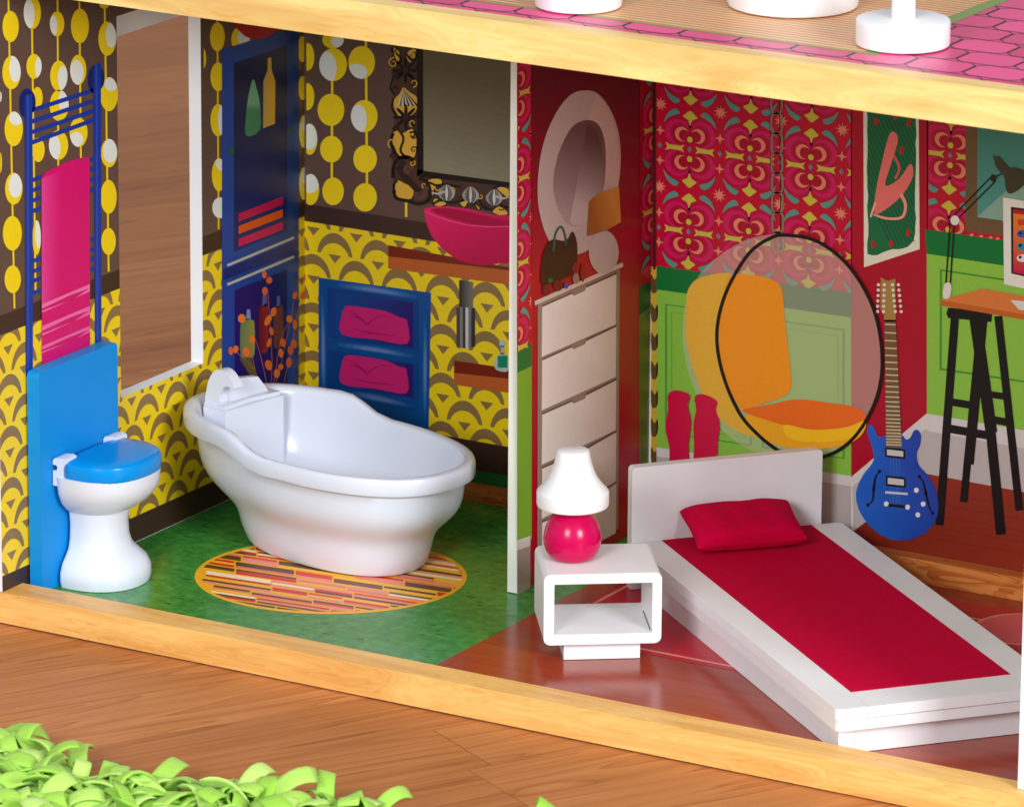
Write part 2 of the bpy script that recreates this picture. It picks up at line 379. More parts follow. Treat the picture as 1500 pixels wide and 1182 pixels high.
# ---- scallop wallpaper in panel metres
def scallops(P, a0, a1, z0, z1, pa, pz, lay, clips):
    px_, pz_ = .0289, .0143
    r_ = 0
    for row in range(-14, 8):
        zc = pz+row*pz_
        for k in range(-14, 16):
            ac = pa+k*px_+(px_/2 if row % 2 else 0)
            if not (a0-.02 < ac < a1+.02 and z0-.016 < zc < z1+.016): continue
            n = 14; t0, t1 = math.asin(.14), math.asin(.36)
            cr = [(ac+.0120*math.cos(t), zc-.0150+.0150*math.sin(t)) for t in [t0+(math.pi-2*t0)*i/n for i in range(n+1)]]
            cr += [(ac+.0101*math.cos(t), zc-.0164+.0104*math.sin(t)) for t in [math.pi-t1-(math.pi-2*t1)*i/n for i in range(n+1)]]
            tri = [(ac-.0044, zc-.0128), (ac+.0044, zc-.0128), (ac, zc-.0178)]
            for c in clips: P.add(cr, BRN, lay, True, clip=c); P.add(tri, BRN, lay+1, True, clip=c)
def beads(P, f, lst, lay, clip=None):
    for it in lst:
        cx, cy, rx, ry = it[:4]
        P.add(f(ell(cx, cy, rx, ry)), YEL if len(it) < 9 else it[8], lay, clip=clip)
        if len(it) >= 8:
            P.add(clip_poly(f(ell(*it[4:8])), f(ell(cx, cy, rx, ry))), WHT, lay+1, clip=clip)

# ---- left wall
P = Print('L')
ZBT, ZBB, ZBASE = .1590, .1482, .0150
def around_window(z0, z1):
    out = []
    for r in (rect(-.019, WY0, z0, z1), rect(WY1, YB, z0, z1), rect(WY0, WY1, z0, min(z1, WZ0)), rect(WY0, WY1, max(z0, WZ1), z1)):
        if r[2][1]-r[0][1] > 1e-4: out.append(r)
    return out
for r in around_window(ZBT, ZS): P.add(r, BG, 1, True)
for r in around_window(ZBB, ZBT): P.add(r, DK, 1, True)
for r in around_window(ZBASE, ZBB): P.add(r, YEL, 1, True)
P.add(rect(-.019, .0001, .0062, ZBASE), DK, 1, True)
P.add(rect(.0001, YB, .0002, ZBASE), DK, 1, True)
scallops(P, -.019, YB, ZBASE, ZBB, .1200, .0823, 2, around_window(ZBASE, ZBB)); f = zm(0, 0, 3.94)
NW = [(0, -50), (174, -50), (174, 470), (0, 470)]
for a_, b_, y0, y1 in ((12, 21, -5, 452), (46, 52, -5, 430), (84, 86, -5, 420), (116, 120, 3, 410), (153, 159, 3, 398)):
    P.stroke([(a_+(b_-a_)*t/4, y0+(y1-y0)*t/4) for t in range(5)], 2.6, YEL, 2, False)
P.stroke([(318, 30), (320, 336)], 2.2, YEL, 2)
beads(P, f, [(60, 155, 47, 90), (65, 420, 53, 97, 87, 395, 36, 80), (78, 745, 53, 100, 92, 683, 40, 42), (78, 1090, 50, 92, 87, 1072, 40, 70),
 (185, 75, 50, 95, 160, 85, 38, 88), (195, 385, 44, 72, 222, 392, 22, 60), (215, 565, 30, 62), (328, 140, 42, 72, 306, 152, 24, 58), (338, 440, 50, 88, 362, 455, 30, 74),
 (340, 610, 55, 90, 366, 585, 32, 62), (460, 152, 52, 100), (450, 405, 47, 87, 440, 420, 40, 72), (452, 765, 52, 85, 440, 805, 38, 42),
 (618, 225, 52, 98, 640, 205, 32, 72), (628, 545, 52, 98, 640, 487, 38, 40), (628, 885, 47, 82, 635, 870, 42, 70), (600, 30, 28, 22), (0, 560, 8, 30, 0, 560, 8, 30), (0, 940, 10, 60)], 3, NW)
f = zm(0, 80, 4.22)
beads(P, f, [(235, 590, 40, 75), (360, 560, 60, 92, 335, 578, 38, 76), (670, 880, 50, 105)], 3, NW)
f = zm(0, 300, 3.94)
beads(P, f, [(70, 165, 55, 100), (72, 430, 47, 80), (210, 190, 24, 100, 222, 160, 20, 95), (625, 212, 42, 78)], 3, NW)
f = zm(280, 0, 3.94); CW = [(298, 0), (447.5, 0), (447.5, 345), (298, 345)]
beads(P, f, [(150, 215, 43, 83), (155, 445, 45, 83), (155, 695, 45, 93, 175, 690, 22, 88), (160, 1010, 42, 95, 172, 935, 34, 50), (66, 340, 20, 60), (285, 230, 55, 75, 300, 215, 32, 60), (165, 1200, 45, 60, 165, 1200, 45, 60),
 (640, 285, 27, 75), (642, 510, 26, 70), (648, 760, 26, 95, 655, 720, 18, 45), (648, 1060, 26, 95, 655, 1015, 18, 45)], 3, CW)
P.done('printed_wallpaper')
# towel rack and towel
P = Print('L'); f = zm(0, 80, 4.22); NAVY = (22, 52, 150); NAVD = (14, 30, 104)
for x0, x1, y0, y1 in ((120, 215, 212, 350), (545, 640, 65, 200)):
    P.add(f(smooth([(x0, y1), (x0, y0+55), (x0+20, y0+12), ((x0+x1)/2, y0), (x1-20, y0+15), (x1, y0+55), (x1, y1-20), (x1-25, y1+20), (x0+30, y1+40)], 4)), NAVD, 6)
P.add([(35.5, 141), (46.7, 138), (47.5, 545), (37, 552)], NAVY, 7); P.add([(136, 96), (147, 92), (148, 505), (138.5, 512)], NAVY, 7)
P.add([(38.5, 140), (41, 139), (41.5, 548), (39.5, 549)], (40, 76, 178), 8); P.add([(139, 95), (141.5, 94), (143, 507), (141, 508)], (40, 76, 178), 8)
for yl, yr in ((345, 222), (415, 287), (480, 348), (545, 405)):
    P.add(f([(195, yl-14), (578, yr-14), (578, yr+14), (195, yl+14)]), NAVY, 6)
for yl, yr in ((778, 645), (842, 705), (905, 770), (970, 835)): P.add(f([(195, yl-13), (578, yr-13), (578, yr+13), (195, yl+13)]), NAVY, 6)
f = zm(0, 300, 3.94)
for yl, yr in ((325, 195), (385, 255), (440, 310), (510, 365)): P.add(f([(188, yl-12), (545, yr-12), (545, yr+12), (188, yl+12)]), NAVY, 6)
P.done('printed_towel_rack')
P = Print('L'); T1 = (212, 4, 106)
tp = smooth([(59.5, 262), (65, 253), (78, 246), (100, 236), (120, 231), (130, 231.5)], 4, False)
P.add(tp+[(131, 506), (60.5, 536)], lambda q: T1, 10)
for k in range(7):   # sheen printed down the left side of the cloth
    x0 = 60+k*4; c_ = tuple(int(a_+(b_-a_)*k/7) for a_, b_ in zip((226, 62, 140), T1)); P.add([(x0, 262-.46*(x0-60)), (x0+4, 262-.46*(x0-56)), (x0+4.2, 449-.42*(x0-56)), (x0, 449-.42*(x0-60))], c_, 11)
for y0, hh, c_ in ((605, 30, (238, 110, 170)), (735, 34, (236, 104, 166)), (842, 26, (234, 100, 164))):
    f = zm(0, 300, 3.94); P.add(f([(236, y0-hh), (514, y0-hh-118), (514, y0-118+hh*.4), (236, y0+hh*.6)]), c_, 12)
    P.add(f([(236, y0-hh*.2), (400, y0-hh*.6-66), (514, y0-hh*.5-110), (420, y0-62), (236, y0+hh*.2)]), (206, 10, 100), 13)
P.done('printed_towel')
# cupboard with bottles and towels
P = Print('L'); CB = (18, 62, 140); CN = (8, 26, 84)
P.add([(324.5, 73), (395, 51), (437, 38), (437, 680), (324.5, 640)], lambda q: (24, 66, 150) if q[0] < 330 else (16, 54, 120), 6)
P.add([(342, 93), (420, 67), (420, 338), (342, 369)], lambda q: (4, 18, 58) if q[1] < 120 else (6, 30, 100), 7)
P.add([(326, 395), (435, 352), (435, 370), (326, 411)], (14, 34, 104), 7)
P.stroke([(332, 389), (430, 348)], 3.6, (186, 182, 160), 8); P.stroke([(332, 417), (430, 376)], 3.6, (186, 182, 160), 8)
P.add([(343, 425), (420, 395), (420, 680), (343, 645)], lambda q: (26, 16, 96) if q[0] < 400 else (6, 24, 84), 7)
P.add([(420, 395), (430, 388), (432, 670), (420, 680)], (10, 66, 140), 7)
P.add([(336, 218), (342, 214), (342, 226), (336, 228)], (0, 100, 40), 8); P.add([(420, 190), (425, 186), (425, 196), (420, 199)], (0, 90, 40), 8)
P.done('printed_cupboard')
P = Print('L'); f = zm(280, 40, 3.94)
P.add(f(smooth([(355, 300), (375, 360), (392, 440), (395, 590), (312, 626), (316, 480), (332, 370)], 3)), lambda q: (110, 170, 130) if q[1] < 160 else (60, 130, 90), 9)
P.done('printed_bottle'); P = Print('L')
P.add(f([(438, 180), (458, 175), (461, 250), (482, 312), (480, 558), (412, 584), (413, 312), (437, 250)]), lambda q: (196, 160, 80) if q[0] < 395 else (226, 170, 40), 9)
P.done('printed_bottle'); P = Print('L')
f = zm(280, 280, 3.94)
for y0, c_ in ((130, (190, 0, 74)), (202, (222, 84, 20)), (275, (200, 0, 84))):
    P.add(f([(270, y0), (525, y0-98), (525, y0-52), (270, y0+46)]), c_, 9)
P.done('printed_towels'); P = Print('L')
f = zm(320, 370, 6.22)
P.add(f(smooth([(195, 660), (240, 605), (300, 615), (322, 650), (320, 930), (255, 955), (197, 950)], 3)), lambda q: (150, 146, 60) if q[0] > 362 else (100, 120, 80), 9); P.add(f([(252, 520), (282, 515), (290, 610), (245, 615)]), (120, 140, 190), 9)
P.done('printed_bottle'); P = Print('L')
P.add(f(smooth([(362, 520), (400, 485), (440, 490), (446, 870), (390, 905), (358, 800)], 3)), lambda q: (150, 36, 10) if q[0] > 382 else (90, 20, 20), 9); P.add(f([(395, 390), (432, 375), (436, 485), (392, 490)]), (90, 90, 150), 9)
P.done('printed_bottle'); P = Print('L')
P.add(f(smooth([(500, 520), (540, 490), (580, 500), (582, 830), (540, 860), (498, 850)], 3)), lambda q: (110, 56, 20), 9); P.add(f([(525, 400), (555, 392), (558, 495), (524, 500)]), (80, 96, 140), 9)
P.done('printed_bottle')
P = Print('L'); f = zm(320, 370, 6.22)
for s_ in ([(430, 1180), (380, 950), (330, 790)], [(475, 1180), (478, 900), (440, 330)], [(500, 1180), (560, 800), (640, 620)], [(520, 1180), (590, 900), (690, 400)], [(590, 1180), (660, 860), (720, 500)], [(330, 1080), (240, 980), (150, 900)], [(345, 1150), (300, 940), (280, 800)]):
    P.stroke(f(smooth(s_, 6, False)), 1.0, (176, 96, 60), 10)
for x, y, rx, ry in [(410, 200, 22, 35), (455, 252, 28, 32), (415, 350, 25, 38), (495, 540, 28, 42), (445, 615, 27, 55), (475, 715, 20, 38), (455, 820, 20, 45), (205, 600, 35, 42), (105, 895, 22, 38), (150, 880, 25, 35), (245, 905, 32, 45), (300, 790, 28, 38), (690, 390, 22, 35), (640, 605, 30, 35), (690, 655, 22, 45), (680, 830, 28, 42), (650, 890, 28, 42), (580, 820, 28, 40), (562, 915, 22, 42), (635, 1000, 27, 48), (450, 1025, 32, 48), (560, 1040, 25, 30), (525, 1100, 28, 42), (765, 390, 22, 40), (778, 230, 12, 40)]:
    P.add(f(ell(x, y, rx, ry, 12, random.random(), random.uniform(-.3, .5))), lambda q, k=random.random(): (226+int(14*k), 100+int(26*k), 28), 11)
P.add(f([(185, 965), (285, 955), (345, 1110), (290, 1130)]), (90, 84, 40), 9)
P.done('printed_twigs')
P = Print('L'); P.add(smooth([(342, 30), (404, 38), (398, 50), (384, 56.5), (368, 57), (354, 50)], 4), (176, 14, 34), 9); P.done('printed_bowl')

# ---- back wall: bathroom side
P = Print('B'); BT, BB = .1552, .1450
P.add(rect(0, XP1, BT, ZS), BG, 1, True); P.add(rect(0, XP1, BB, BT), DK, 1, True); P.add(rect(0, XP1, .0322, BB), YEL, 1, True)
P.add(rect(0, XP1, .0150, .0322), DK, 1, True); P.add(rect(0, XP1, .0002, .0150), (24, 116, 56), 1, True)
scallops(P, 0, .15, .0322, BB, .0348, .1264, 2, [rect(0, .15, .0322, BB)]); f = zm(280, 0, 3.94); CL = [(449, 0), (745, 0), (745, 345), (449, 345)]
for x0, x1, y0, y1 in ((487, 486, 50, 300), (536, 538, 60, 305), (595, 595, 270, 318)): P.stroke([(x0, y0), (x1, y1)], 3.4, YEL, 2)
beads(P, f, [(820, 232, 62, 50, 850, 240, 40, 36), (820, 375, 80, 95, 785, 395, 55, 95), (808, 635, 77, 93), (810, 862, 65, 77), (820, 1105, 62, 80), (985, 362, 77, 95, 955, 420, 62, 50), (1000, 672, 77, 93, 965, 690, 50, 85), (1005, 918, 68, 80), (1005, 1140, 68, 82), (672, 330, 40, 80), (672, 560, 40, 78), (685, 805, 44, 90, 685, 790, 44, 75), (690, 1095, 50, 90, 690, 1060, 48, 55)], 3, CL)
P.done('printed_wallpaper')
P = Print('B'); f = zm(560, 60, 3.477); K_ = (20, 12, 10); GY = (216, 168, 60); SV = (150, 146, 140)
P.add(f([(178, -60), (212, -60), (212, 665), (178, 690)]), K_, 6); P.add(f([(178, 655), (660, 722), (660, 745), (178, 690)]), K_, 6)
P.grad(f([(209, -60), (660, -60), (660, 722), (212, 662)]), (690, 110), (640, 250), (96, 86, 60), (136, 130, 106), 14, 7)
for s_ in ([(60, 30), (92, 60), (85, 112), (62, 80)], [(120, 70), (150, 40), (174, 45), (172, 100), (138, 112)], [(45, 490), (72, 452), (100, 470), (150, 446), (177, 480), (174, 575), (150, 600), (92, 590), (70, 560)], [(64, 755), (76, 708), (110, 720), (162, 752), (150, 806), (84, 802)], [(236, 706), (298, 702), (306, 728), (272, 738), (262, 790), (240, 760)], [(268, 800), (330, 826), (300, 845), (262, 836)], [(580, 740), (645, 752), (645, 800), (600, 770)], [(560, 870), (600, 840), (645, 880), (600, 890)], [(392, 820), (440, 812), (420, 850)], [(470, 826), (500, 850), (490, 862)]):
    P.add(f(smooth(s_, 3)), GY, 6); P.stroke(f(smooth(s_, 3)), 1.7, K_, 7, closed=True)
P.add(f([(52, -40), (178, -40), (178, 690), (236, 690), (640, 745), (640, 880), (420, 850), (250, 830), (120, 815), (58, 740), (50, 560), (64, 380), (52, 200)]), (72, 48, 38), 5)
P.add(f(smooth([(108, 238), (140, 262), (178, 290), (176, 350), (140, 385), (96, 392), (64, 345), (62, 300), (90, 270)], 3)), GY, 6)
for k in range(5):
    P.add(f([(110, 245), (78+k*22, 330), (88+k*22, 332)]), (206, 200, 176), 7); P.add(f([(110, 245), (89+k*22, 335), (97+k*22, 330)]), K_, 8)
for cx, cy in ((120, 150), (122, 390)):
    for k in range(8):
        a_ = k*math.pi/4; P.add(f(ell(cx+34*math.cos(a_), cy+34*math.sin(a_), 34, 9, 10, 0, a_)), K_, 8)
    P.add(f(ell(cx, cy, 14, 18)), (60, 34, 24), 9)
def curl(pts, wd, c=K_, lay=8): P.stroke(f(smooth(pts, 6, False)), wd, c, lay)
curl([(60, 470), (48, 520), (70, 580), (110, 600), (140, 590)], 3.2); curl([(92, 462), (110, 500), (95, 560), (130, 600)], 3.4); curl([(140, 470), (168, 462), (160, 492), (145, 482)], 2.6); curl([(55, 700), (62, 630), (100, 592), (150, 600), (165, 640)], 5); curl([(110, 612), (95, 660), (125, 700), (190, 770)], 9, (44, 26, 20)); curl([(62, 760), (72, 800), (130, 815), (190, 830), (236, 810), (245, 760), (225, 715), (190, 700)], 5)
curl([(80, 715), (60, 730), (62, 770)], 3); curl([(160, 650), (130, 640), (118, 660), (140, 672)], 6, (92, 62, 50), 9); curl([(228, 740), (214, 790), (180, 800), (172, 770)], 7, (88, 60, 50), 9)
curl([(240, 720), (300, 745), (320, 730), (400, 745)], 3.2); curl([(262, 830), (300, 812), (360, 825), (420, 810)], 3.4); curl([(490, 800), (520, 850), (560, 860)], 3); curl([(600, 740), (560, 760), (600, 830), (645, 850)], 3); curl([(40, 250), (60, 180), (100, 165)], 2.2); curl([(130, 170), (160, 200), (150, 230)], 2.2); curl([(60, 290), (50, 340), (70, 380)], 2.4); curl([(70, 60), (100, 100), (60, 120)], 3); curl([(120, 60), (150, 100), (176, 90)], 3)
for cx, cy, fl in ((330, 772, -1), (452, 782, 0), (572, 796, 1)):
    for k in range(5):
        t = (k-2)/2; P.add(f(smooth([(cx+t*6, cy-42), (cx+t*34+7, cy-6), (cx+t*30+6, cy+22), (cx+t*10, cy+44), (cx+t*30-6, cy+22), (cx+t*34-7, cy-6)], 3)), ((150, 146, 140), (96, 90, 88), (206, 202, 196), (112, 106, 104), (170, 166, 160))[k], 10+k*.4)
    if fl: P.stroke(f(smooth([(cx+fl*10, cy-6), (cx+fl*44, cy+6), (cx+fl*76, cy-2)], 4, False)), lambda t: 4.2-2.4*t, (178, 174, 170), 13)
rs_ = random.Random(4)
def spiral(cx, cy, r, tn, a0, c, wd, lay): P.stroke(f([(cx+r*(1-.8*i/14)*math.cos(a0+tn*i/14), cy+r*(1-.8*i/14)*math.sin(a0+tn*i/14)) for i in range(15)]), lambda t: wd*(1-.5*t), c, lay)
for i in range(20):
    y_ = 10+i*34; x_ = 112+48*(-1)**i+rs_.uniform(-8, 8)
    if 250 < y_ < 390: continue
    spiral(x_, y_, rs_.uniform(16, 28), rs_.choice((-1, 1))*rs_.uniform(5, 7.5), rs_.uniform(0, 6), GY if i % 3 == 0 else K_, 1.9, 14+.2*i)
for i in range(12):
    x_ = 215+i*36; y_ = 735+i*7+(34 if i % 2 else 0)
    spiral(x_, y_, rs_.uniform(14, 22), rs_.choice((-1, 1))*rs_.uniform(5, 7.5), rs_.uniform(0, 6), GY if i % 2 == 0 else K_, 1.8, 7+.2*i)
P.done('printed_mirror')
P = Print('B'); f = zm(560, 340, 3.94); CWD, CWF = (120, 32, 12), (186, 92, 36)
P.add(f([(35, 75), (740, 205), (740, 235), (35, 140)]), CWD, 5); P.add(f([(35, 140), (740, 222), (740, 305), (35, 210)]), CWF, 6)
P.done('printed_counter'); P = Print('B')
P.add(f([(415, 740), (740, 787), (740, 848), (415, 812)]), CWD, 5); P.add(f([(415, 812), (740, 847), (740, 928), (415, 880)]), CWF, 6)
P.done('printed_shelf')
P = Print('B')
P.add(f([(445, 275), (525, 288), (525, 440), (445, 430)]), lambda q: (30, 24, 18) if q[0] < 680 else (120, 116, 104), 6)
xs = [430, 450, 466, 482, 498, 515, 537]; cs = [(70, 62, 60), (130, 124, 122), (60, 52, 52), (206, 202, 200), (120, 114, 112), (50, 44, 44), (60, 54, 52)]
for i in range(6): P.add(f([(xs[i], 432+i), (xs[i+1], 433+i), (xs[i+1], 672-abs(i-2)*4), (xs[i], 672-abs(i-3)*4)]), lambda q, i=i: cs[i], 7)
P.done('printed_pipe')
P = Print('B'); P.add(f(smooth([(655, 730), (690, 696), (728, 722), (728, 802), (655, 790)], 3)), (176, 190, 184), 8); P.add(f(rect(668, 724, 712, 782)), (20, 130, 96), 9); P.add(f(ell(694, 642, 18, 22, 14)), (176, 190, 184), 8); P.add(f(rect(686, 704, 655, 705)), (170, 184, 178), 8); P.done('printed_soap_bottle')
P = Print('B'); f = zm(560, 60, 3.477); SINK = (196, 0, 70)
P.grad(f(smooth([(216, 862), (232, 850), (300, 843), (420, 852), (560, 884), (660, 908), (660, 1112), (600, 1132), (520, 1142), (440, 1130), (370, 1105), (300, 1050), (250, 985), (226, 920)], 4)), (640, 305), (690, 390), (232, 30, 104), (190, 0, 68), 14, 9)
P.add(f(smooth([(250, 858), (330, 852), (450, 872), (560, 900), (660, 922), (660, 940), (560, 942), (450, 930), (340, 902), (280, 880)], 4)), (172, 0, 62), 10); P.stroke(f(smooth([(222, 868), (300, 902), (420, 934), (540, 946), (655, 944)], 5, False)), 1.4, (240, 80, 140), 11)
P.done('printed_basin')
P = Print('B'); f = zm(440, 400, 5.373)
P.add(f([(145, 35), (1030, 155), (1010, 1300), (145, 1200)]), (0, 74, 142), 5)
P.add(f([(215, 110), (935, 215), (935, 620), (215, 520)]), (6, 58, 128), 6); P.add(f([(215, 590), (935, 700), (935, 1010), (215, 900)]), (6, 58, 128), 6)
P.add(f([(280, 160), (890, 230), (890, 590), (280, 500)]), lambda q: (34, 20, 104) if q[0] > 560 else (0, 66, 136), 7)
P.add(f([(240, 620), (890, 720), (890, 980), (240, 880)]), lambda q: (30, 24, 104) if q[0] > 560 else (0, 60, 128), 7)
P.add(f([(215, 505), (935, 610), (935, 715), (215, 600)]), (0, 70, 138), 8); P.add(f([(215, 890), (935, 1000), (935, 1090), (215, 980)]), (0, 68, 134), 8)
def glow(pts, c0, c1, lay, n=4):
    cx = sum(q[0] for q in pts)/len(pts); cy = sum(q[1] for q in pts)/len(pts)
    for i in range(n):
        k = 1-.8*i/n; P.add(f([(cx+(x-cx)*k, cy+(y-cy)*k) for x, y in smooth(pts, 4)]), tuple(int(a_+(b_-a_)*(i+1)/n) for a_, b_ in zip(c0, c1)), lay+i)
B0, B1 = (0, 74, 142), (96, 122, 180)
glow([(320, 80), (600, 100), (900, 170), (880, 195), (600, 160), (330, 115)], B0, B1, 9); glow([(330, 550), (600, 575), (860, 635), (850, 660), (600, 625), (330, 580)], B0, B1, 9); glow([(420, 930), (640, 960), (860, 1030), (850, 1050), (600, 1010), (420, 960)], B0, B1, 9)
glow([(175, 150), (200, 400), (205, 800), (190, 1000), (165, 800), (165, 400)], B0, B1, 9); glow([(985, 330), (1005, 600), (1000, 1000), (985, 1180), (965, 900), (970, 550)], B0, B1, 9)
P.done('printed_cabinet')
P = Print('B')
for dy, kx in ((0, 0), (388, -6)):
    P.add(f(smooth([(330, 480+dy), (332, 330+dy), (345, 285+dy), (380, 256+dy), (520, 272+dy), (680, 300+dy), (780, 345+dy), (832, 358+dy), (850+kx, 400+dy), (846+kx, 556+dy), (600, 520+dy)], 3)), (198, 30, 108), 14)
    for s_ in ([(350, 288), (420, 310), (490, 360), (530, 402), (570, 370), (640, 338), (740, 345)], [(430, 440), (560, 470), (760, 492)], [(400, 340), (450, 345), (500, 380)]):
        P.stroke(f([(x, y+dy) for x, y in smooth(s_, 4, False)]), lambda t: .5+1.6*math.sin(math.pi*t), (160, 8, 86), 15)
P.done('printed_towels')

# ---- wallpaper motif of the bedroom
WR, WM, WM2, PEA, TEA, OLV = (192, 0, 46), (204, 22, 88), (184, 0, 64), (230, 128, 102), (88, 146, 134), (200, 184, 64)
def crescent(cx, cy, r, off, n=12, a0=0., span=4.2):
    o = [(cx+r*math.cos(a0-span/2+span*i/n), cy+r*math.sin(a0-span/2+span*i/n)) for i in range(n+1)]
    ri = r*.78; ix, iy = cx-off*math.cos(a0), cy-off*math.sin(a0)
    return o+[(ix+ri*math.cos(a0+span/2-span*i/n), iy+ri*math.sin(a0+span/2-span*i/n)) for i in range(n+1)]
def star(cx, cy, r0, r1, n): return [(cx+(r0 if i % 2 == 0 else r1)*math.cos(math.pi/2+math.pi*i/n), cy+(r0 if i % 2 == 0 else r1)*math.sin(math.pi/2+math.pi*i/n)) for i in range(2*n)]
def motif(P, cx, cz, u, lay, clip, fade=None):
    # u: metres per drawing unit, across and up
    ux_, uz_ = u
    def T(pts): return [(cx+x*ux_, cz+y*uz_) for x, y in pts]
    def a(pts, c, l): P.add(T(pts), c, lay+l, True, clip=clip)
    for sy in (1, -1):
        for sx in (1, -1):
            a(ell(sx*76, sy*100, 98, 96, 24), WM2, 0); a(ell(sx*80, sy*98, 84, 84, 24), WM, 1); a(ell(sx*64, sy*90, 68, 70, 20), WM2, 2); a(ell(sx*58, sy*84, 58, 62, 20), (168, 0, 40), 3)
        for sx in (1, -1):
            a(crescent(sx*52, sy*90, 47, 17, 12, math.atan2(sy*.35, sx), 4.4), PEA, 5)
        a(ell(0, sy*62, 18, 19, 14), OLV, 5)
        a(smooth([(0, sy*148), (12, sy*185), (48, sy*204), (30, sy*222), (0, sy*246), (-30, sy*222), (-48, sy*204), (-12, sy*185)], 2), OLV, 5)
        for sx in (1, -1):
            a(smooth([(sx*66, sy*222), (sx*100, sy*206), (sx*140, sy*185), (sx*172, sy*150), (sx*150, sy*205), (sx*120, sy*236), (sx*90, sy*246)], 2), TEA, 5)
            a([(sx*36, sy*25), (sx*62, sy*14), (sx*128, sy*14), (sx*160, sy*25), (sx*146, 0), (sx*50, 0)] if True else [], OLV, 4)
        a(star(196, sy*96, 34, 12, 4), PEA, 5)
    a([(0, 20), (15, 0), (0, -20), (-15, 0)], (106, 128, 132), 6); a([(196, 20), (211, 0), (196, -20), (181, 0)], (106, 128, 132), 6)
    a(star(196, 262, 46, 20, 9), PEA, 5)

# ---- back wall: bedroom side
P = Print('B')
P.add([(953.5, 100), (962, 100), (962, 391), (953.5, 391)], (150, 0, 34), 2); P.add([(957, 110), (960.5, 110), (960.5, 395), (957, 395)], (50, 26, 18), 3)
P.add([(954, 391), (963, 391), (963, 700), (954, 700)], (206, 160, 44), 2)
for k in range(7): P.add(smooth([(954, 402+k*42), (959, 410+k*42), (963.5, 404+k*42), (963.5, 424+k*42), (958, 430+k*42), (954, 424+k*42)], 3), (96, 66, 34), 3)
P.add([(962, 80), (1248, 120), (1248, 440), (962, 395)], WR, 2); P.add([(1247, 110), (1360, 130), (1358, 608), (1247, 700)], (172, 0, 38), 2)
P.add([(1358, 130), (1510, 150), (1510, 362), (1358, 340)], WR, 2)
P.add([(962, 389.5), (1248, 429), (1247, 465), (962, 424)], (0, 112, 48), 4); P.add([(962, 424), (1247, 464), (1247, 700), (962, 657)], (136, 190, 66), 3)
P.add([(962, 655), (1247, 697), (1247, 712), (962, 668)], (214, 206, 202), 4); P.add([(962, 668), (1247, 712), (1247, 775), (962, 720)], (184, 172, 168), 4); P.add([(962, 720), (1247, 775), (1247, 860), (962, 800)], (146, 44, 22), 3)
for x0, x1 in ((976, 1100), (1118, 1236)):   # panelling
    s_ = lambda x, y: (x, y+(x-962)*.143)
    P.stroke([s_(x0, 444), s_(x1, 444), s_(x1, 632), s_(x0, 632)], 4, (76, 156, 56), 5, closed=True); P.stroke([s_(x0+8, 454), s_(x1-8, 454), s_(x1-8, 622), s_(x0+8, 622)], 2, (106, 170, 60), 5, closed=True)
f = zm(1230, 580, 4.22)
P.add(f([(75, 498), (538, 108), (540, 200), (78, 560)]), (216, 208, 204), 4); P.add(f([(78, 560), (540, 200), (540, 480), (85, 836)]), (190, 180, 176), 4)
P.add(f([(538, 108), (1180, 218), (1180, 330), (540, 215)]), (216, 208, 204), 4); P.add(f([(540, 215), (1180, 330), (1180, 600), (540, 480)]), (192, 182, 178), 4)
P.add(f([(85, 836), (540, 480), (1180, 600), (1180, 1180), (85, 1000)]), lambda q: (146, 46, 22) if q[0] > 1350 else (124, 34, 18), 4)
for k in range(5): P.stroke(f([(430-k*70, 560+k*62), (1180, 700+k*70)]), .9, (116, 32, 16), 5)
f = zm(1340, 180, 3.94)
P.add(f([(60, 615), (680, 702), (680, 850), (70, 755)]), (0, 112, 48), 5); P.add([(1357.6, 371), (1510, 395), (1510, 640), (1358, 606)], (140, 192, 66), 3)
P.stroke(f([(152, 850), (680, 930), (680, 1500), (150, 1420)]), 4, (66, 146, 46), 5, closed=True)
CLW = [(962.5, 60), (1247, 110), (1247, 436), (962.5, 391)]
cm = lambda c: [(lambda v_: (v_.x, v_.z))(on(q, 1, YB)) for q in c]
CM = cm(CLW); uu_ = (.0373/389, .0464/527)
for i in range(-1, 4):
    for j in (-1, 0, 1, 2): motif(P, .2503+i*.0374, .2200+(j-0)*.0464-.0, uu_, 6, CM)
motif(P, .4088, .2376, uu_, 6, cm([(1361, 60), (1415, 80), (1415, 344), (1361, 336)])); motif(P, .4088, .2376-.0464, uu_, 6, cm([(1361, 60), (1415, 80), (1415, 344), (1361, 336)]))
P.done('printed_wallpaper')
P = Print('B'); f = zm(940, 150, 4.378)
for k in range(8):
    cy = 5+k*127
    cx = 868+k*1.2
    P.stroke(f(rrect(cx-34, cx+34, cy-60 if k else -80, cy+66, 28, 4)), 3.2, (150, 112, 96), 14, closed=True)
    P.stroke(f(rrect(cx-42, cx+20, cy-60 if k else -80, cy+66, 26, 4)), 1.6, (60, 20, 20), 13, closed=True)
P.done('printed_chain')
P = Print('B'); f = zm(1000, 320, 3.11)
ringp = smooth([(480, 75), (620, 105), (760, 215), (870, 400), (912, 610), (895, 790), (820, 950), (720, 1050), (600, 1092), (500, 1075), (440, 1055), (350, 985), (260, 880), (185, 700), (160, 520), (200, 340), (300, 165), (400, 90)], 6)
body = smooth([(480, 75), (400, 74), (300, 95), (190, 155), (80, 255), (15, 390), (5, 560), (40, 730), (120, 890), (240, 1010), (360, 1070), (440, 1062), (500, 1075), (600, 1092), (720, 1050), (820, 950), (895, 790), (912, 610), (870, 400), (760, 215), (620, 105)], 6)
P.add(f(body), (160, 150, 140), 15, mi=1)
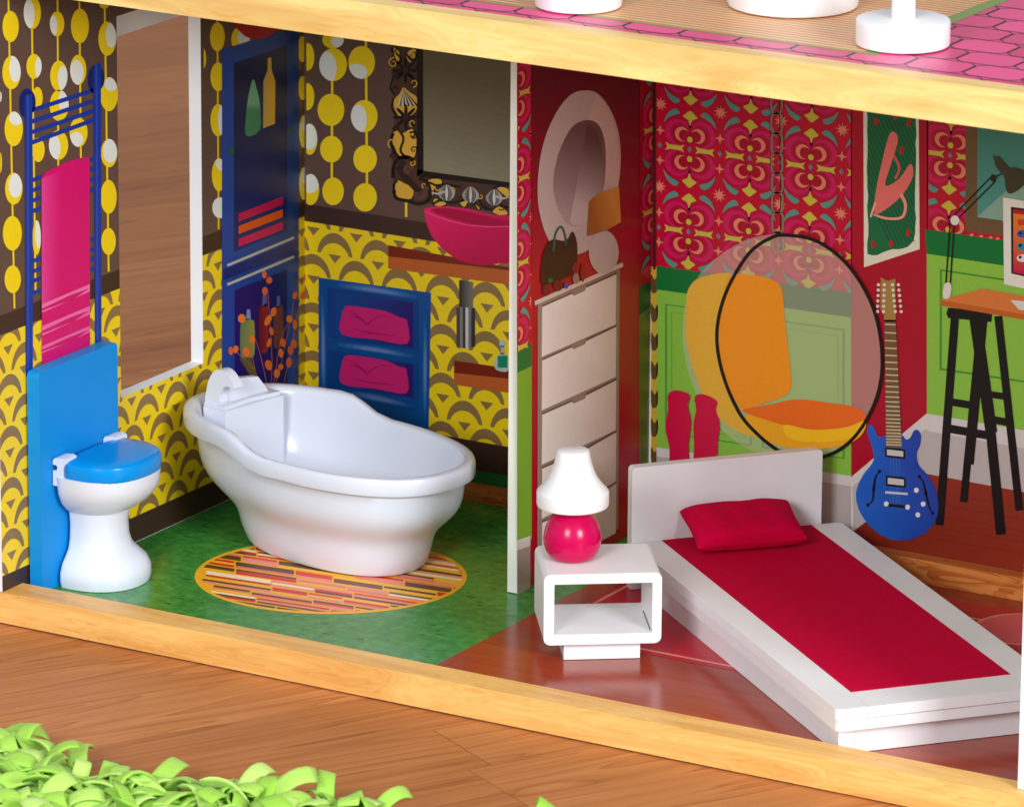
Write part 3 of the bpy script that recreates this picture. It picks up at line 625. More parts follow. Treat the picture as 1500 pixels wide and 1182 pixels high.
P.add(f(smooth([(18, 400), (30, 320), (85, 268), (220, 250), (215, 330), (165, 480), (185, 700), (260, 870), (350, 990), (240, 960), (120, 850), (45, 660), (15, 520)], 5)), (232, 176, 56), 16)
P.add(f(smooth([(215, 262), (330, 258), (420, 282), (455, 325), (468, 450), (490, 650), (498, 760), (470, 805), (400, 832), (320, 858), (268, 868), (185, 690), (163, 520), (185, 380)], 5)), (246, 150, 26), 17)
P.add(f(smooth([(280, 868), (400, 846), (520, 822), (660, 836), (800, 862), (838, 915), (760, 948), (600, 960), (450, 936), (310, 892)], 4)), (240, 108, 26), 18)
P.add(f(smooth([(290, 892), (450, 936), (600, 960), (750, 948), (838, 917), (818, 985), (740, 1030), (600, 1050), (440, 1032), (350, 985)], 4)), (244, 168, 30), 19)
P.add(f(smooth([(470, 938), (600, 962), (750, 950), (836, 920), (810, 985), (700, 1012), (560, 1015), (480, 990)], 4)), (250, 192, 28), 20)
P.stroke(f(ringp), 5, (16, 8, 6), 22, closed=True)
P.done('printed_bubble_chair')
P = Print('B')
P.add(smooth([(980, 577), (993, 571), (1012, 578), (1009, 594), (1014, 617), (1010, 650), (1009, 678), (984, 680), (982, 655), (976, 625), (980, 598)], 3), (206, 0, 62), 23); P.add(smooth([(1019, 580), (1033, 577), (1052, 587), (1050, 600), (1056, 620), (1053, 645), (1049, 672), (1020, 676), (1018, 650), (1017, 620), (1021, 600)], 3), (206, 0, 62), 23)
P.add([(1009, 672), (1020, 670), (1018, 684), (1010, 684)], (214, 206, 202), 22); P.done('printed_boots')
P = Print('B')
P.add([(1265, 150), (1346, 160), (1347.5, 365), (1266, 391.6)], (226, 220, 196), 6)
gp = [(1270, 152), (1341, 162)]+[(1342+random.uniform(-1.5, 1), 175+i*12) for i in range(15)]+[(1338-i*7.5, 357+i*2.5+random.uniform(-4, 3)) for i in range(9)]+[(1271+random.uniform(-1, 1.5), 372-i*14) for i in range(15)]
P.add(gp, (22, 104, 62), 7)
for i in range(26): P.stroke(clip_poly([(1266+i*6-60, 150), (1266+i*6+60, 400), (1266+i*6+61.3, 400), (1266+i*6-58.7, 150)], [(1272, 160), (1340, 166), (1340, 354), (1272, 372)])[:2] or [(1300, 200), (1300, 201)], 1.2, (12, 66, 44), 8)
PK = (232, 112, 106)   # a loose abstract figure in bent strokes
P.add(smooth([(1303, 198), (1311, 194), (1316, 206), (1306, 240), (1297, 272), (1318, 262), (1334, 240), (1338, 258), (1322, 286), (1296, 308), (1282, 312), (1283, 284), (1292, 240)], 3), PK, 9); P.stroke(smooth([(1312, 262), (1318, 246), (1310, 228)], 5, False), 4, (206, 84, 84), 10)
P.stroke(smooth([(1320, 284), (1327, 300), (1322, 318), (1300, 320), (1280, 314)], 5, False), lambda t: 5-2*t, (240, 150, 136), 10); P.stroke([(1283, 296), (1276, 318)], 3, (240, 170, 150), 10)
for x, y in ((1284, 178), (1312, 170), (1332, 180), (1321, 220), (1306, 337+20), (1331, 341), (1280, 358)): P.add(ell(x, y, 3, 6, 10), (190, 20, 34), 11)
P.done('printed_poster')
P = Print('B'); f = zm(1230, 580, 4.22); GB = (30, 88, 190)
P.add(f(smooth([(172, 205), (190, 175), (215, 195), (235, 240), (265, 252), (300, 240), (385, 240), (412, 267), (440, 255), (460, 215), (485, 208), (505, 240), (500, 300), (480, 350), (490, 420), (540, 480), (590, 560), (612, 660), (605, 740), (570, 805), (500, 862), (400, 890), (300, 875), (200, 812), (130, 720), (104, 630), (112, 560), (152, 480), (200, 420), (215, 370), (195, 290)], 3)), lambda q: (28, 96, 196) if q[0] < 1310 else (26, 64, 160), 12)
f = zm(1180, 360, 3.694)
P.add(f([(430, 400), (490, 400), (525, 1090), (440, 1090)]), (118, 86, 52), 13); P.add(f([(410, 170), (430, 182), (450, 190), (472, 182), (490, 176), (488, 340), (492, 372), (490, 410), (430, 410), (428, 372), (408, 340)]), (168, 130, 66), 13)
y = 420.
while y < 1080:
    k = (y-400)/690; P.add(f([(432+8*k, y), (490+34*k, y+3), (490+34*k, y+10), (432+8*k, y+7)]), (206, 192, 160), 14); y += 46*(1-.72*k)
for i in range(6):
    for x in (398, 430, 474, 506): P.add(f(ell(x+(i*3 if x > 450 else -i*1), 210+i*29, 9, 9, 8)), (226, 222, 206), 15)
f = zm(1230, 580, 4.22)
for x0, x1, y0, y1 in ((284, 408, 315, 382), (289, 412, 490, 560)): P.add(f([(x0, y0), (x1, y0+12), (x1, y1+6), (x0, y1-8)]), (16, 14, 20), 14); P.add(f([(x0+12, y0+13), (x1-11, y0+24), (x1-11, y1-8), (x0+12, y1-19)]), (206, 200, 192), 15)
P.add(f([(285, 586), (425, 596), (425, 610), (285, 600)]), (206, 204, 206), 14); P.add(f([(288, 660), (430, 676), (430, 694), (288, 680)]), (16, 14, 20), 14)
for x, y in ((478, 580), (520, 665), (487, 732), (424, 684), (292, 664)): P.add(f(ell(x, y, 15, 16, 12)), (226, 228, 230), 16)
for s_ in ([(250, 463), (226, 500), (214, 570), (208, 640), (178, 672)], [(495, 495), (520, 530), (537, 600), (556, 680), (578, 722)]):
    P.stroke(f(smooth(s_, 5, False)), lambda t: 1.2+2.2*math.sin(math.pi*t), (12, 10, 22), 14)
    for e in (s_[0], s_[-1], s_[2]): P.add(f(ell(e[0], e[1], 11, 11, 10)), (12, 10, 22), 14)
for i in range(4): P.stroke(f([(318+i*18, 385), (318+i*18, 490)]), .7, (70, 120, 200), 13); P.stroke(f([(318+i*18, 560), (318+i*18, 662)]), .7, (70, 120, 200), 13)
P.done('printed_guitar')
P = Print('B')
P.add([(1415, 100), (1432, 100), (1432, 318), (1510, 329), (1510, 352), (1415, 338)], (112, 82, 54), 9)
P.add([(1431, 100), (1510, 100), (1510, 330), (1432, 318)], lambda q: (56, 116, 90) if q[1] < 250 else (80, 150, 140), 8)
P.add([(1432, 318), (1476, 278), (1510, 240), (1510, 330)], (136, 168, 150), 9)
for x in (1424, 1438, 1452, 1462): P.add(ell(x, 344+(x-1424)*.14, 3, 2, 8), PEA, 10)
P.done('printed_window')
P = Print('B'); f = zm(1340, 180, 3.94)
P.add(f([(512, 430), (680, 458), (680, 965), (518, 930)]), (232, 226, 212), 12); P.add(f([(558, 484), (680, 500), (680, 896), (560, 868)]), (20, 10, 20), 13)
P.add(f([(572, 522), (680, 536), (680, 884), (572, 862)]), lambda q: (236, 130, 40) if q[1] < 340 else (196, 0, 70), 14); P.add(f([(572, 497), (680, 511), (680, 536), (572, 522)]), (190, 10, 40), 14)
P.add(f(rrect(598, 660, 556, 590, 6)), (206, 60, 40), 15)
for cy, c_ in ((640, (40, 90, 170)), (712, (30, 140, 160)), (780, (220, 214, 206))): P.add(f(ell(626, cy, 34, 22)), c_, 15); P.add(f(ell(612, cy-6, 9, 9, 10)), (16, 10, 20), 16)
P.done('printed_screen')
P = Print('B'); f = zm(1180, 360, 3.694)
P.add(f([(732, 292), (960, 230), (1230, 278), (1230, 380)]), (216, 122, 56), 17); P.add(f([(732, 292), (1230, 376), (1230, 406), (738, 322)]), (196, 96, 36), 18)
P.add(f([(1112, 292), (1200, 300), (1220, 350), (1160, 345)]), (220, 214, 206), 19)
BK = (10, 6, 8)
_k = 0
for a_, b_, w_ in (((775, 362), (1010, 384), 13), ((810, 390), (727, 1510), 10.5), ((920, 390), (1008, 1010), 15), ((960, 390), (885, 1180), 13), ((1000, 960), (1060, 1560), 12.5), ((885, 1100), (858, 1385), 9.5), ((1045, 380), (1160, 1430), 10), ((782, 842), (905, 862), 9.5), ((985, 800), (1092, 816), 8.5), ((1000, 936), (1110, 956), 9.5), ((768, 985), (1000, 1026), 10.5)):
    P.stroke(f([a_, b_]), w_*1.15, BK, 11+.4*_k); _k += 1
P.add(f([(775, 335), (800, 335), (800, 392), (775, 390), (765, 365)]), BK, 16); P.done('printed_desk')
P = Print('B'); f = zm(1340, 180, 3.94); LM = (40, 34, 26)
for a_, b_ in (((182, 940), (208, 560)), ((208, 935), (232, 560)), ((232, 530), (450, 305)), ((250, 555), (470, 335)), ((455, 320), (520, 285))): P.stroke(f([a_, b_]), 2.1, (24, 18, 16), 17)
P.add(f(ell(236, 562, 26, 28, 14)), (224, 218, 206), 18); P.add(f(smooth([(176, 930), (208, 922), (216, 960), (204, 1008), (168, 1006)], 3)), (224, 218, 206), 18); P.add(f(ell(458, 318, 18, 22, 12)), LM, 18)
P.add(f(smooth([(455, 185), (472, 196), (492, 192), (550, 256), (585, 256), (660, 285), (650, 340), (600, 388), (552, 408), (530, 380), (520, 312), (500, 288), (470, 246), (466, 225)], 3)), (66, 58, 42), 19)
P.done('printed_desk_lamp')

# ---- partition, bedroom face
P = Print('P'); RD = (158, 0, 26)
cmP = lambda c: [(lambda v_: (v_.y, v_.z))(on(q, 0, XP1)) for q in c]
P.add(rect(YP, YB, .0006, ZS-.0002), (176, 0, 34), 1, True)
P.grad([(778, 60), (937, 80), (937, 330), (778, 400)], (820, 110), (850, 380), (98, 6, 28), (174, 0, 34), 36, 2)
P.add([(757, 60), (778.5, 60), (778.5, 510), (757, 520)], WR, 2); P.add([(936.5, 100), (955, 100), (955, 392), (936.5, 399)], (168, 0, 36), 2)
P.add([(757, 512), (778.5, 503), (778.5, 536), (757, 546)], (0, 112, 48), 4); P.add([(757, 546), (778.5, 536), (778.5, 790), (757, 797)], (122, 168, 46), 3)
P.add([(757, 791), (776.5, 784.5), (776.5, 799), (757, 806)], (214, 204, 196), 4); P.add([(757, 806), (776.5, 799), (776.5, 860), (757, 872)], (170, 150, 136), 4)
P.add([(936, 420), (955, 412), (955, 446), (936, 462)], (0, 84, 40), 4); P.add([(936, 462), (955, 446), (955, 760), (936, 780)], (106, 120, 40), 3)
for c_, c0 in (([(757.5, 60), (777, 60), (777, 508), (757.5, 515)], (754, 140)), ([(937, 100), (955, 100), (955, 398), (937, 402)], (962, 186))):
    q = on(c0, 0, XP1)
    for j in range(-4, 4): motif(P, q.y, q.z+j*.0464, uu_, 5, cmP(c_))
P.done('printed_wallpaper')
P = Print('P'); f = zm(770, 100, 3.285)
P.add(f(smooth([(280, 108), (340, 120), (400, 190), (440, 290), (455, 400), (450, 520), (420, 700), (370, 800), (320, 860), (250, 895), (170, 880), (110, 830), (70, 720), (55, 600), (65, 450), (100, 310), (160, 190), (220, 125)], 3)), (198, 174, 168), 6)
P.add(clip_poly(f([(345, 100), (480, 100), (480, 640), (250, 400)]), f(ell(258, 500, 190, 388, 40, 0, .06))), (214, 182, 170), 6.4)
inn = smooth([(290, 250), (340, 265), (370, 320), (383, 420), (375, 560), (340, 660), (290, 730), (240, 762), (190, 740), (150, 670), (130, 560), (145, 450), (180, 350), (230, 275)], 4)
P.grad(f(inn), (862, 190), (832, 320), (104, 76, 72), (176, 156, 154), 40, 7)
P.grad(clip_poly(f([(200, 800), (300, 230), (420, 230), (420, 800)]), f(ell(256, 506, 117, 250, 40, 0, .06))), (868, 200), (838, 300), (84, 60, 58), (200, 180, 176), 40, 8)
P.done('printed_mirror')
P = Print('P')
P.grad(f([(300, 640), (350, 598), (445, 570), (455, 740), (380, 782), (290, 810)]), (862, 310), (900, 300), (156, 92, 30), (222, 150, 60), 8, 11); P.add(f(ell(372, 885, 72, 105, 24)), (198, 180, 172), 10); P.done('printed_table_lamp')
P = Print('P'); P.add(f(smooth([(70, 960), (85, 880), (120, 825), (190, 830), (220, 785), (243, 840), (240, 950), (205, 1000), (130, 1030), (75, 1045)], 3)), (46, 24, 18), 11); P.stroke(f(smooth([(130, 880), (138, 800), (165, 762), (184, 800), (190, 850)], 5, False)), 3, (10, 96, 70), 12)
for x, y, rx, ry, c_ in ((95, 1068, 20, 28, (120, 20, 34)), (150, 1045, 24, 28, (110, 16, 26)), (190, 1045, 10, 16, (70, 70, 160)), (235, 960, 16, 24, (140, 20, 40)), (237, 1012, 16, 26, (150, 130, 110)), (270, 985, 11, 44, (150, 14, 34)), (115, 1020, 14, 12, (10, 96, 60))): P.add(f(ell(x, y, rx, ry, 12)), c_, 13)
P.done('printed_handbag')
P = Print('P'); f = zm(770, 380, 2.815); DB = (206, 176, 154)
P.add(f([(48, 186), (386, 40), (380, 1110), (46, 1290)]), (156, 132, 118), 6); P.add(f([(34, 172), (398, 12), (400, 30), (36, 190)]), (218, 200, 186), 8)
for yl, yr in ((196, 66), (416, 282), (640, 502), (862, 716), (1084, 926)):
    h_ = 212; P.add(f([(66, yl), (190, yl-52), (196, yl-44), (245, yl-66), (248, yl-84), (371, yr-4), (369, yr+206), (246, yr+258), (240, yr+270), (192, yr+292), (186, yl+h_-58), (64, yl+h_)] if False else [(66, yl), (188, yl-54), (196, yl-46), (242, yl-66), (248, yl-80), (372, yr-6), (369, yr+202), (64, yl+206)]), lambda q: (242, 230, 220) if q[0] < 860 else (228, 212, 202), 7)
    P.add(f([(66, yl-7), (190, yl-61), (188, yl-54), (66, yl)]), (98, 76, 68), 9); P.add(f([(246, yl-88), (372, yr-14), (372, yr-5), (248, yl-80)]), (98, 76, 68), 9)
P.done('printed_dresser')

# ---- bathroom floor: oval rug print; bedroom floor rug print (flat prints on the floor panels)
fpan = [o for o in house.children if o.name.startswith('floor_panel')]
PARENT['F'] = fpan[0]
P = Print('F'); ecx, ecy, erx, ery = 484.5, 844.5, 199.5, 55
P.add(ell(ecx, ecy, erx, ery, 72), (246, 178, 34), 2)
inn = ell(ecx, ecy, erx-6, ery-3.6, 72); RC = [(214, 30, 24), (92, 56, 22), (240, 146, 122), (252, 230, 186), (224, 50, 34), (240, 140, 116), (214, 36, 28), (104, 66, 28), (252, 190, 44), (250, 184, 40), (232, 120, 92)]
random.seed(11); row = 0; sl = .150
yy = ecy-90
while yy < ecy+92:
    hh = random.choice((7.4, 8.2, 9.0)); x = ecx-230+random.uniform(0, 60)
    while x < ecx+230:
        ln = random.uniform(46, 110); c_ = random.choice(RC); hs = hh/3
        for k in (0, 1, 2):
            cc = c_ if k == 0 else random.choice(RC)
            q = [(x+a_, yy+k*hs+(x+a_-ecx)*sl+b_) for a_, b_ in ((0, 0), (ln, 0), (ln-1.5, hs), (-1.5, hs))]
            q = clip_poly(q, inn)
            if q: P.add(q, cc, 3)
        x += ln+2.6
    yy += hh+1.6
P.done('printed_rug', fpan[0])
P = Print('F'); CR, PL = (190, 6, 44), (234, 148, 128)
def fl2(q): v_ = on(q, 2, 0); return (v_.x, v_.y)
o0 = fl2((779, 925)); x1_, y1_ = .57, .256
P.add(rrect(o0[0], x1_, o0[1], y1_, .01), CR, 2, True)
lx, ly = fl2((900, 868))[0], fl2((1005, 963))[1]
P.stroke(rrect(lx, x1_-.024, ly, y1_-.024, .002, 2), .0022, PL, 3, True, True)
for q, r_ in (((930, 926), .012), ((1500, 922), .026), ((1180, 880), .03)):
    c_ = fl2(q); P.add(ell(c_[0], c_[1], r_, r_, 36), (222, 92, 100), 4, True); P.stroke(ell(c_[0], c_[1], r_, r_, 36), .0022, PL, 5, True, True)
P.done('printed_rug', fpan[1])
# ---- upper storey floor print
P = Print('S'); TP = (222, 56, 122); zt = ZS+.0188
P.add(rect(0, W, -.0064, YB), (226, 60, 128), 1, True)
dx_, dy_ = .0312, .0240
random.seed(5)
for j in range(0, 12):
    for i in range(-1, 24):
        x0 = i*dx_+(dx_/2 if j % 2 else 0)+.004; y0 = j*dy_-.0215
        if x0 < 0 or x0+dx_ > W or y0+dy_ > YB or y0+dy_ < 0: continue
        g = .0003; ch = .005
        hexp = [(x0+ch, y0+g), (x0+dx_-ch, y0+g), (x0+dx_-g, y0+.0045), (x0+dx_-g, y0+dy_-.0045), (x0+dx_-ch, y0+dy_-g), (x0+ch, y0+dy_-g), (x0+g, y0+dy_-.0045), (x0+g, y0+.0045)]
        P.stroke([(max(a_, 0), max(b_, -.0060)) for a_, b_ in hexp], .0011, (34, 10, 24), 3, True, True)
        k = random.uniform(-14, 14); P.add(hexp, (int(222+k), int(58+k), int(122+k)), 2, True, clip=rect(0, W, -.0062, YB))
P.done('printed_tiles')
P = Print('S'); a_ = on((1253, 73), 2, zt); xr_, yf_ = .4985, .0160
P.add(rect(.05, xr_, yf_, .24), (122, 150, 60), 4, True); P.add(rect(.052, xr_-.008, yf_+.0022, .238), (232, 184, 128), 5, True)
random.seed(3)
yy = yf_+.0030
while yy < .236:
    P.add([(.052, yy), (xr_-.008, yy), (xr_-.008, yy+.0017), (.052, yy+.0017)], random.choice([(186, 104, 56), (206, 92, 58), (180, 120, 66)]), 6, True); yy += .0046
P.add([(.40, yf_+.04), (xr_-.008, yf_+.0022), (xr_-.008, .238), (.38, .238)], (236, 130, 84), 7, True, mi=1) if False else None
P.done('printed_rug')

# ------------------------------------------------------------------ toilet
TY = .0448
tl = empty('toilet', (.0, TY, 0), 'white toy toilet with blue lid and tall blue tank board under the towel rack', 'toilet')
obj('tank_board', prism(rrect(.0050-TY, .0790-TY, 0.0003, .1235, .0035, 4, (0, 1, 1, 0)), .0012, .0092, 'x'), BLUEW, tl, bevel=.0011, seg=3)
def loft(rings, n=40, cap=True, bm=None):
    bm = bm or bmesh.new(); V = []
    for r in rings: V.append([bm.verts.new(p) for p in r])
    for A_, B_ in zip(V, V[1:]):
        for i in range(len(A_)): bm.faces.new((A_[i], A_[(i+1) % len(A_)], B_[(i+1) % len(B_)], B_[i]))
    if cap: bm.faces.new(V[0][::-1]); bm.faces.new(V[-1])
    return bm
def dring(cx, rx, ry, z, back=.0098, n=48, e=2.2):
    # rounded in front, squared off towards the tank board
    out = []; rb = cx-back
    for i in range(n):
        t = 2*math.pi*i/n; c_, s_ = math.cos(t), math.sin(t); ee = e if c_ >= 0 else 6.5
        out.append((cx+(rx if c_ >= 0 else rb)*math.copysign(abs(c_)**(2/ee), c_), ry*math.copysign(abs(s_)**(2/ee), s_), z))
    return out
prof = [(.0172, .0290, .0262, .0003), (.0172, .0298, .0272, .004), (.0172, .0296, .0270, .0085), (.0172, .0274, .0250, .013), (.0172, .0226, .0212, .0170), (.0172, .0192, .0184, .0205), (.0172, .0177, .0170, .026), (.0172, .0172, .0166, .034), (.0174, .0180, .0174, .0405), (.019, .0220, .0215, .0435), (.021, .0255, .0258, .0475), (.0225, .0284, .0290, .053), (.023, .0292, .0302, .058), (.023, .0292, .0305, .0635)]
obj('bowl', loft([dring(*q) for q in prof]), PLASTIC, tl, smooth=True)
lp = [(.027, .0250, .0290, .0630), (.027, .0256, .0296, .0640), (.027, .0256, .0296, .0690), (.027, .0250, .0290, .0712), (.027, .0232, .0270, .0724), (.027, .015, .018, .0730)]
obj('lid', loft([dring(*q, back=.0150) for q in lp]), BLUE, tl, smooth=True)
for s_ in (-1, 1):
    bm = prism([(.0098, .0585), (.0162, .0585), (.0166, .0695), (.0184, .0718), (.0180, .0738), (.0160, .0745), (.0108, .0738), (.0098, .0722), (.0098, .0702), (.0122, .0700), (.0128, .0686), (.0122, .0670), (.0098, .0668)], s_*.0292-(.0105 if s_ > 0 else 0), s_*.0292+(.0105 if s_ < 0 else 0), 'y')
    obj('hinge', bm, PLASTIC, tl, bevel=.0004, seg=2)

# ------------------------------------------------------------------ bathtub
tcx, tcy, tth, ta, tb, tdz, ts0, tsw, tcf, tz0 = .0974, .1532, -.1995, .0934, .053, .0098, -.206, .34, .0066, .0636
tub = empty('bathtub', (tcx, tcy, 0), 'white toy bathtub with raised faucet end standing on the oval striped rug print', 'bathtub', tth)
def rimz(q):
    t = min(max((q-ts0)/tsw+.5, 0), 1); s_ = t*t*(3-2*t); return 1+tdz/tz0*(1-s_)
def tring(k, z, kz=1., n=72, kb=None):
    out = []
    for i in range(n):
        t = 2*math.pi*i/n; c_, s_ = math.cos(t), math.sin(t)
        x = math.copysign(abs(c_)**(2/2.4), c_); y = math.copysign(abs(s_)**(2/2.4), s_)
        sh = tcf*(1-k)/.4*1.0
        g = 1+(rimz(x)-1)*kz; out.append((k*ta*x+min(sh, tcf*1.2), (kb or k)*tb*y, z*g))
    return out
oz = [(.560, .0003, 0), (.596, .0009, 0), (.618, .003, 0), (.650, .010, .1), (.668, .016, .2), (.686, .0195, .28), (.712, .0225, .35), (.750, .0255, .42), (.800, .0290, .5), (.848, .0328, .6), (.882, .0368, .75), (.902, .0412, .85), (.912, .0470, 1), (.918, .0522, 1), (.930, .0530, 1), (.975, .0534, 1), (.990, .0540, 1), (.998, .0556, 1), (1.0, .0590, 1), (.997, .0615, 1), (.986, .0631, 1), (.967, .0637, 1), (.938, .0635, 1), (.915, .0630, 1), (.902, .0620, 1), (.893, .0600, 1), (.882, .0540, .95), (.862, .0440, .8), (.82, .034, .6), (.75, .0270, .4), (.66, .0228, .2), (.50, .0210, 0), (.2, .0207, 0)]
tb_o = obj('basin', loft([tring(*q) for q in oz]), PLASTIC, tub, smooth=True)
# faucet block at the raised end (tub-local: +x towards the low end)
FX0, FX1, FY0, FY1 = -.0740, -.0570, -.0225, .0235
bm = prism([(FX0, .0722), (FX1, .0722), (FX1, .032), (-.061, .032), (-.069, .040), (FX0, .052)], FY0, FY1, 'y')
fb = obj('faucet_block', bm, PLASTIC, tub, bevel=.0008, seg=2)
obj('faucet_ledge', prism([(FX0+.0002, FY0+.0004), (FX1-.0010, FY0+.0004), (FX1-.0034, 0), (FX1-.0010, FY1-.0015), (FX0+.0002, FY1-.0015)], .0723, .0746), PLASTIC, fb, bevel=.0006, seg=2)
arc = [(-.0735, .0746), (-.0731, .0800), (-.0716, .0858), (-.0690, .0908), (-.0650, .0943), (-.0604, .0950), (-.0562, .0932), (-.0528, .0898), (-.0510, .0872), (-.0514, .0856), (-.0530, .0852), (-.0546, .0862), (-.0568, .0866), (-.0592, .0856), (-.0612, .0832), (-.0628, .0796), (-.0634, .0746)]
obj('spout', prism(smooth(arc, 3), -.0212, -.0148, 'y'), PLASTIC, tub, bevel=.0014, seg=4)
obj('splash_plate', prism([(-.0148, .0746), (.0185, .0746), (.0105, .0842), (-.0020, .0860), (-.0148, .0872)], -.0680, -.0640, 'x'), PLASTIC, tub, bevel=.0004, seg=2)

# ------------------------------------------------------------------ nightstand and table lamp
NA = R_(36); n1 = Vector((math.cos(NA), math.sin(NA), 0)); n2 = Vector((-n1.y, n1.x, 0))
nl, nr, nf, nb, ntop, nbot, nth = .2679, .3295, -.1389, -.0885, .0490, .0105, .0054
nc = n1*((nl+nr)/2)+n2*nf
ns_ = empty('nightstand', (nc.x, nc.y, 0), 'white open cube nightstand on a small plinth beside the bed', 'nightstand', NA)
hw = (nr-nl)/2; dep = nb-nf
outer = rrect(-hw, hw, nbot, ntop, .0036, 5)
inner = rrect(-hw+nth, hw-nth*.9, nbot+nth*1.05, ntop-nth, .0006, 5)
bm = bmesh.new(); n_ = len(outer)
rs = [[bm.verts.new((x, y, z)) for x, z in q] for q, y in ((outer, 0), (inner, 0), (inner, dep), (outer, dep))]
for A_, B_ in ((0, 1), (1, 2), (2, 3), (3, 0)):
    for i in range(n_): bm.faces.new((rs[A_][i], rs[A_][(i+1) % n_], rs[B_][(i+1) % n_], rs[B_][i]))
body = obj('case', bm, PAINT, ns_, bevel=.0005, seg=2)
obj('joint_gap', box(hw-nth*.9-.0007, hw-nth*.9-.0001, .004, dep-.014, nbot+nth*1.05-.0002, nbot+nth*1.05+.00012), DARKGAP, ns_)
obj('plinth', box(-.0195, .0205, .0065, .040, .0003, nbot+.0002), PAINT, ns_, bevel=.0005, seg=2)
lx_, ly_ = .2962, .0778
lp_ = empty('table_lamp', (lx_, ly_, ntop+.0002), 'white shaded table lamp with glossy pink ball base on the nightstand', 'lamp')
ball = [(.0085, 0), (.0106, .0004), (.0122, .0016), (.0138, .0040), (.0149, .0072), (.0153, .0104), (.0150, .0136), (.0143, .0166), (.0132, .0194), (.0118, .0218), (.0101, .0240), (.0082, .0258), (.006, .027)]
obj('base', lathe(ball, 64), PINKG, lp_, smooth=True)
obj('neck', lathe([(.0042, .0262), (.0042, .0320)], 24), PAINT, lp_, smooth=True)
shade = [(.0060, .0300), (.0165, .0288), (.0180, .0286), (.0187, .0291), (.0189, .0300), (.0189, .0362), (.0186, .0370), (.0170, .0386), (.0148, .0412), (.0128, .0442), (.0112, .0476), (.0100, .0512), (.0092, .0546), (.0087, .0574), (.0083, .0586), (.0074, .0591)]
obj('lamp_shade', lathe(shade, 64), PAINT, lp_, smooth=True)

# ------------------------------------------------------------------ bed and pillow
BA = R_(-39.7); u_ = Vector((math.cos(BA), math.sin(BA), 0)); v_ = Vector((-u_.y, u_.x, 0))
bu0, bu1, bv0, bv1 = .0985, .3868, .3126, .4345; org = u_*bu0+v_*bv0
bed = empty('bed', (org.x, org.y, 0), 'white low platform bed with plain headboard and crimson mattress', 'bed', BA)
L_, Wd = bu1-bu0, bv1-bv0; z0, z1, z2 = .0148, .0207, .0267
obj('platform', prism(rrect(0.0002, L_-.0006, .0006, Wd-.0006, .0035), z0, z1-.0004), PAINT, bed, bevel=.0005, seg=2)
rw, fwid = .0172, .0232
obj('side_rail', prism(rrect(0.0002, L_, 0, rw, .0036, 5, (1, 0, 0, 0)), z1+.0001, z2), PAINT, bed, bevel=.0006, seg=2)
obj('frame_gap', box(.004, L_-.0022, .0024, Wd-.0024, z1-.0006, z1+.0003), DARKGAP, bed)
obj('side_rail', prism(rrect(0.0002, L_, Wd-rw, Wd, .0040, 5, (0, 1, 1, 0)), z1+.0001, z2), PAINT, bed, bevel=.0006, seg=2)
obj('foot_rail', box(L_-fwid, L_-.0001, rw+.0003, Wd-rw-.0003, z1+.0001, z2-.0001), PAINT, bed, bevel=.0005, seg=2)
bm = box(.0004, L_-fwid-.0002, rw+.0002, Wd-rw-.0002, z1+.0001, z2+.0002)
obj('mattress', bm, FELT, bed, bevel=.0008, seg=2)
obj('headboard', prism(rrect(0, .1105, .0004, .0690, .0022, 4, (0, 1, 1, 0)), -.0062, -.0001, 'x'), PAINT, bed, bevel=.0006, seg=2)
pi, pf = .0046, .0076
obj('plinth_side', box(.004, L_-pf, pi, pi+.0085, .0003, z0-.0001), PAINT, bed, bevel=.0003, seg=2)
obj('plinth_side', box(.004, L_-pf, Wd-pi-.0085, Wd-pi, .0003, z0-.0001), PAINT, bed, bevel=.0003, seg=2)
obj('plinth_front', box(L_-pf-.008, L_-pf-.0004, pi+.0088, Wd-pi-.0088, .0003, z0-.0001), PAINT, bed, bevel=.0003, seg=2)
pc = u_*.1192+v_*.3692
bm = bmesh.new(); NU, NV = 28, 18; G = {}
for s_ in (1, -1):
    for i in range(NU+1):
        for j in range(NV+1):
            a_, b_ = 2*i/NU-1, 2*j/NV-1
            if s_ == -1 and (i in (0, NU) or j in (0, NV)): G[s_, i, j] = G[1, i, j]; continue
            e = max(0, (1-abs(a_)**3.2))*max(0, (1-abs(b_)**3.2))
            pin = 1-.05*abs(b_)**2*(1-abs(a_)); pinx = 1-.05*(1-abs(b_)**2)*abs(a_)
            wr = .0006*math.sin(9*a_+3*b_)*math.sin(5*b_-2*a_)*(e**.5)
            G[s_, i, j] = bm.verts.new((.0185*b_*pin, .0320*a_*pinx, s_*.0088*e**.36*(1 if s_ > 0 else .8)+wr))
for s_ in (1, -1):
    for i in range(NU):
        for j in range(NV):
            q = [G[s_, i, j], G[s_, i+1, j], G[s_, i+1, j+1], G[s_, i, j+1]]
            bm.faces.new(q)
pil = obj('pillow', bm, FELT, None, smooth=True, subsurf=1); pil.location = (pc.x, pc.y, .0372); pil.rotation_euler = (R_(0), R_(17), BA-R_(4)); pil.rotation_mode = 'XYZ'
tag(pil, 'crimson cushion pillow leaning against the white headboard', 'pillow')

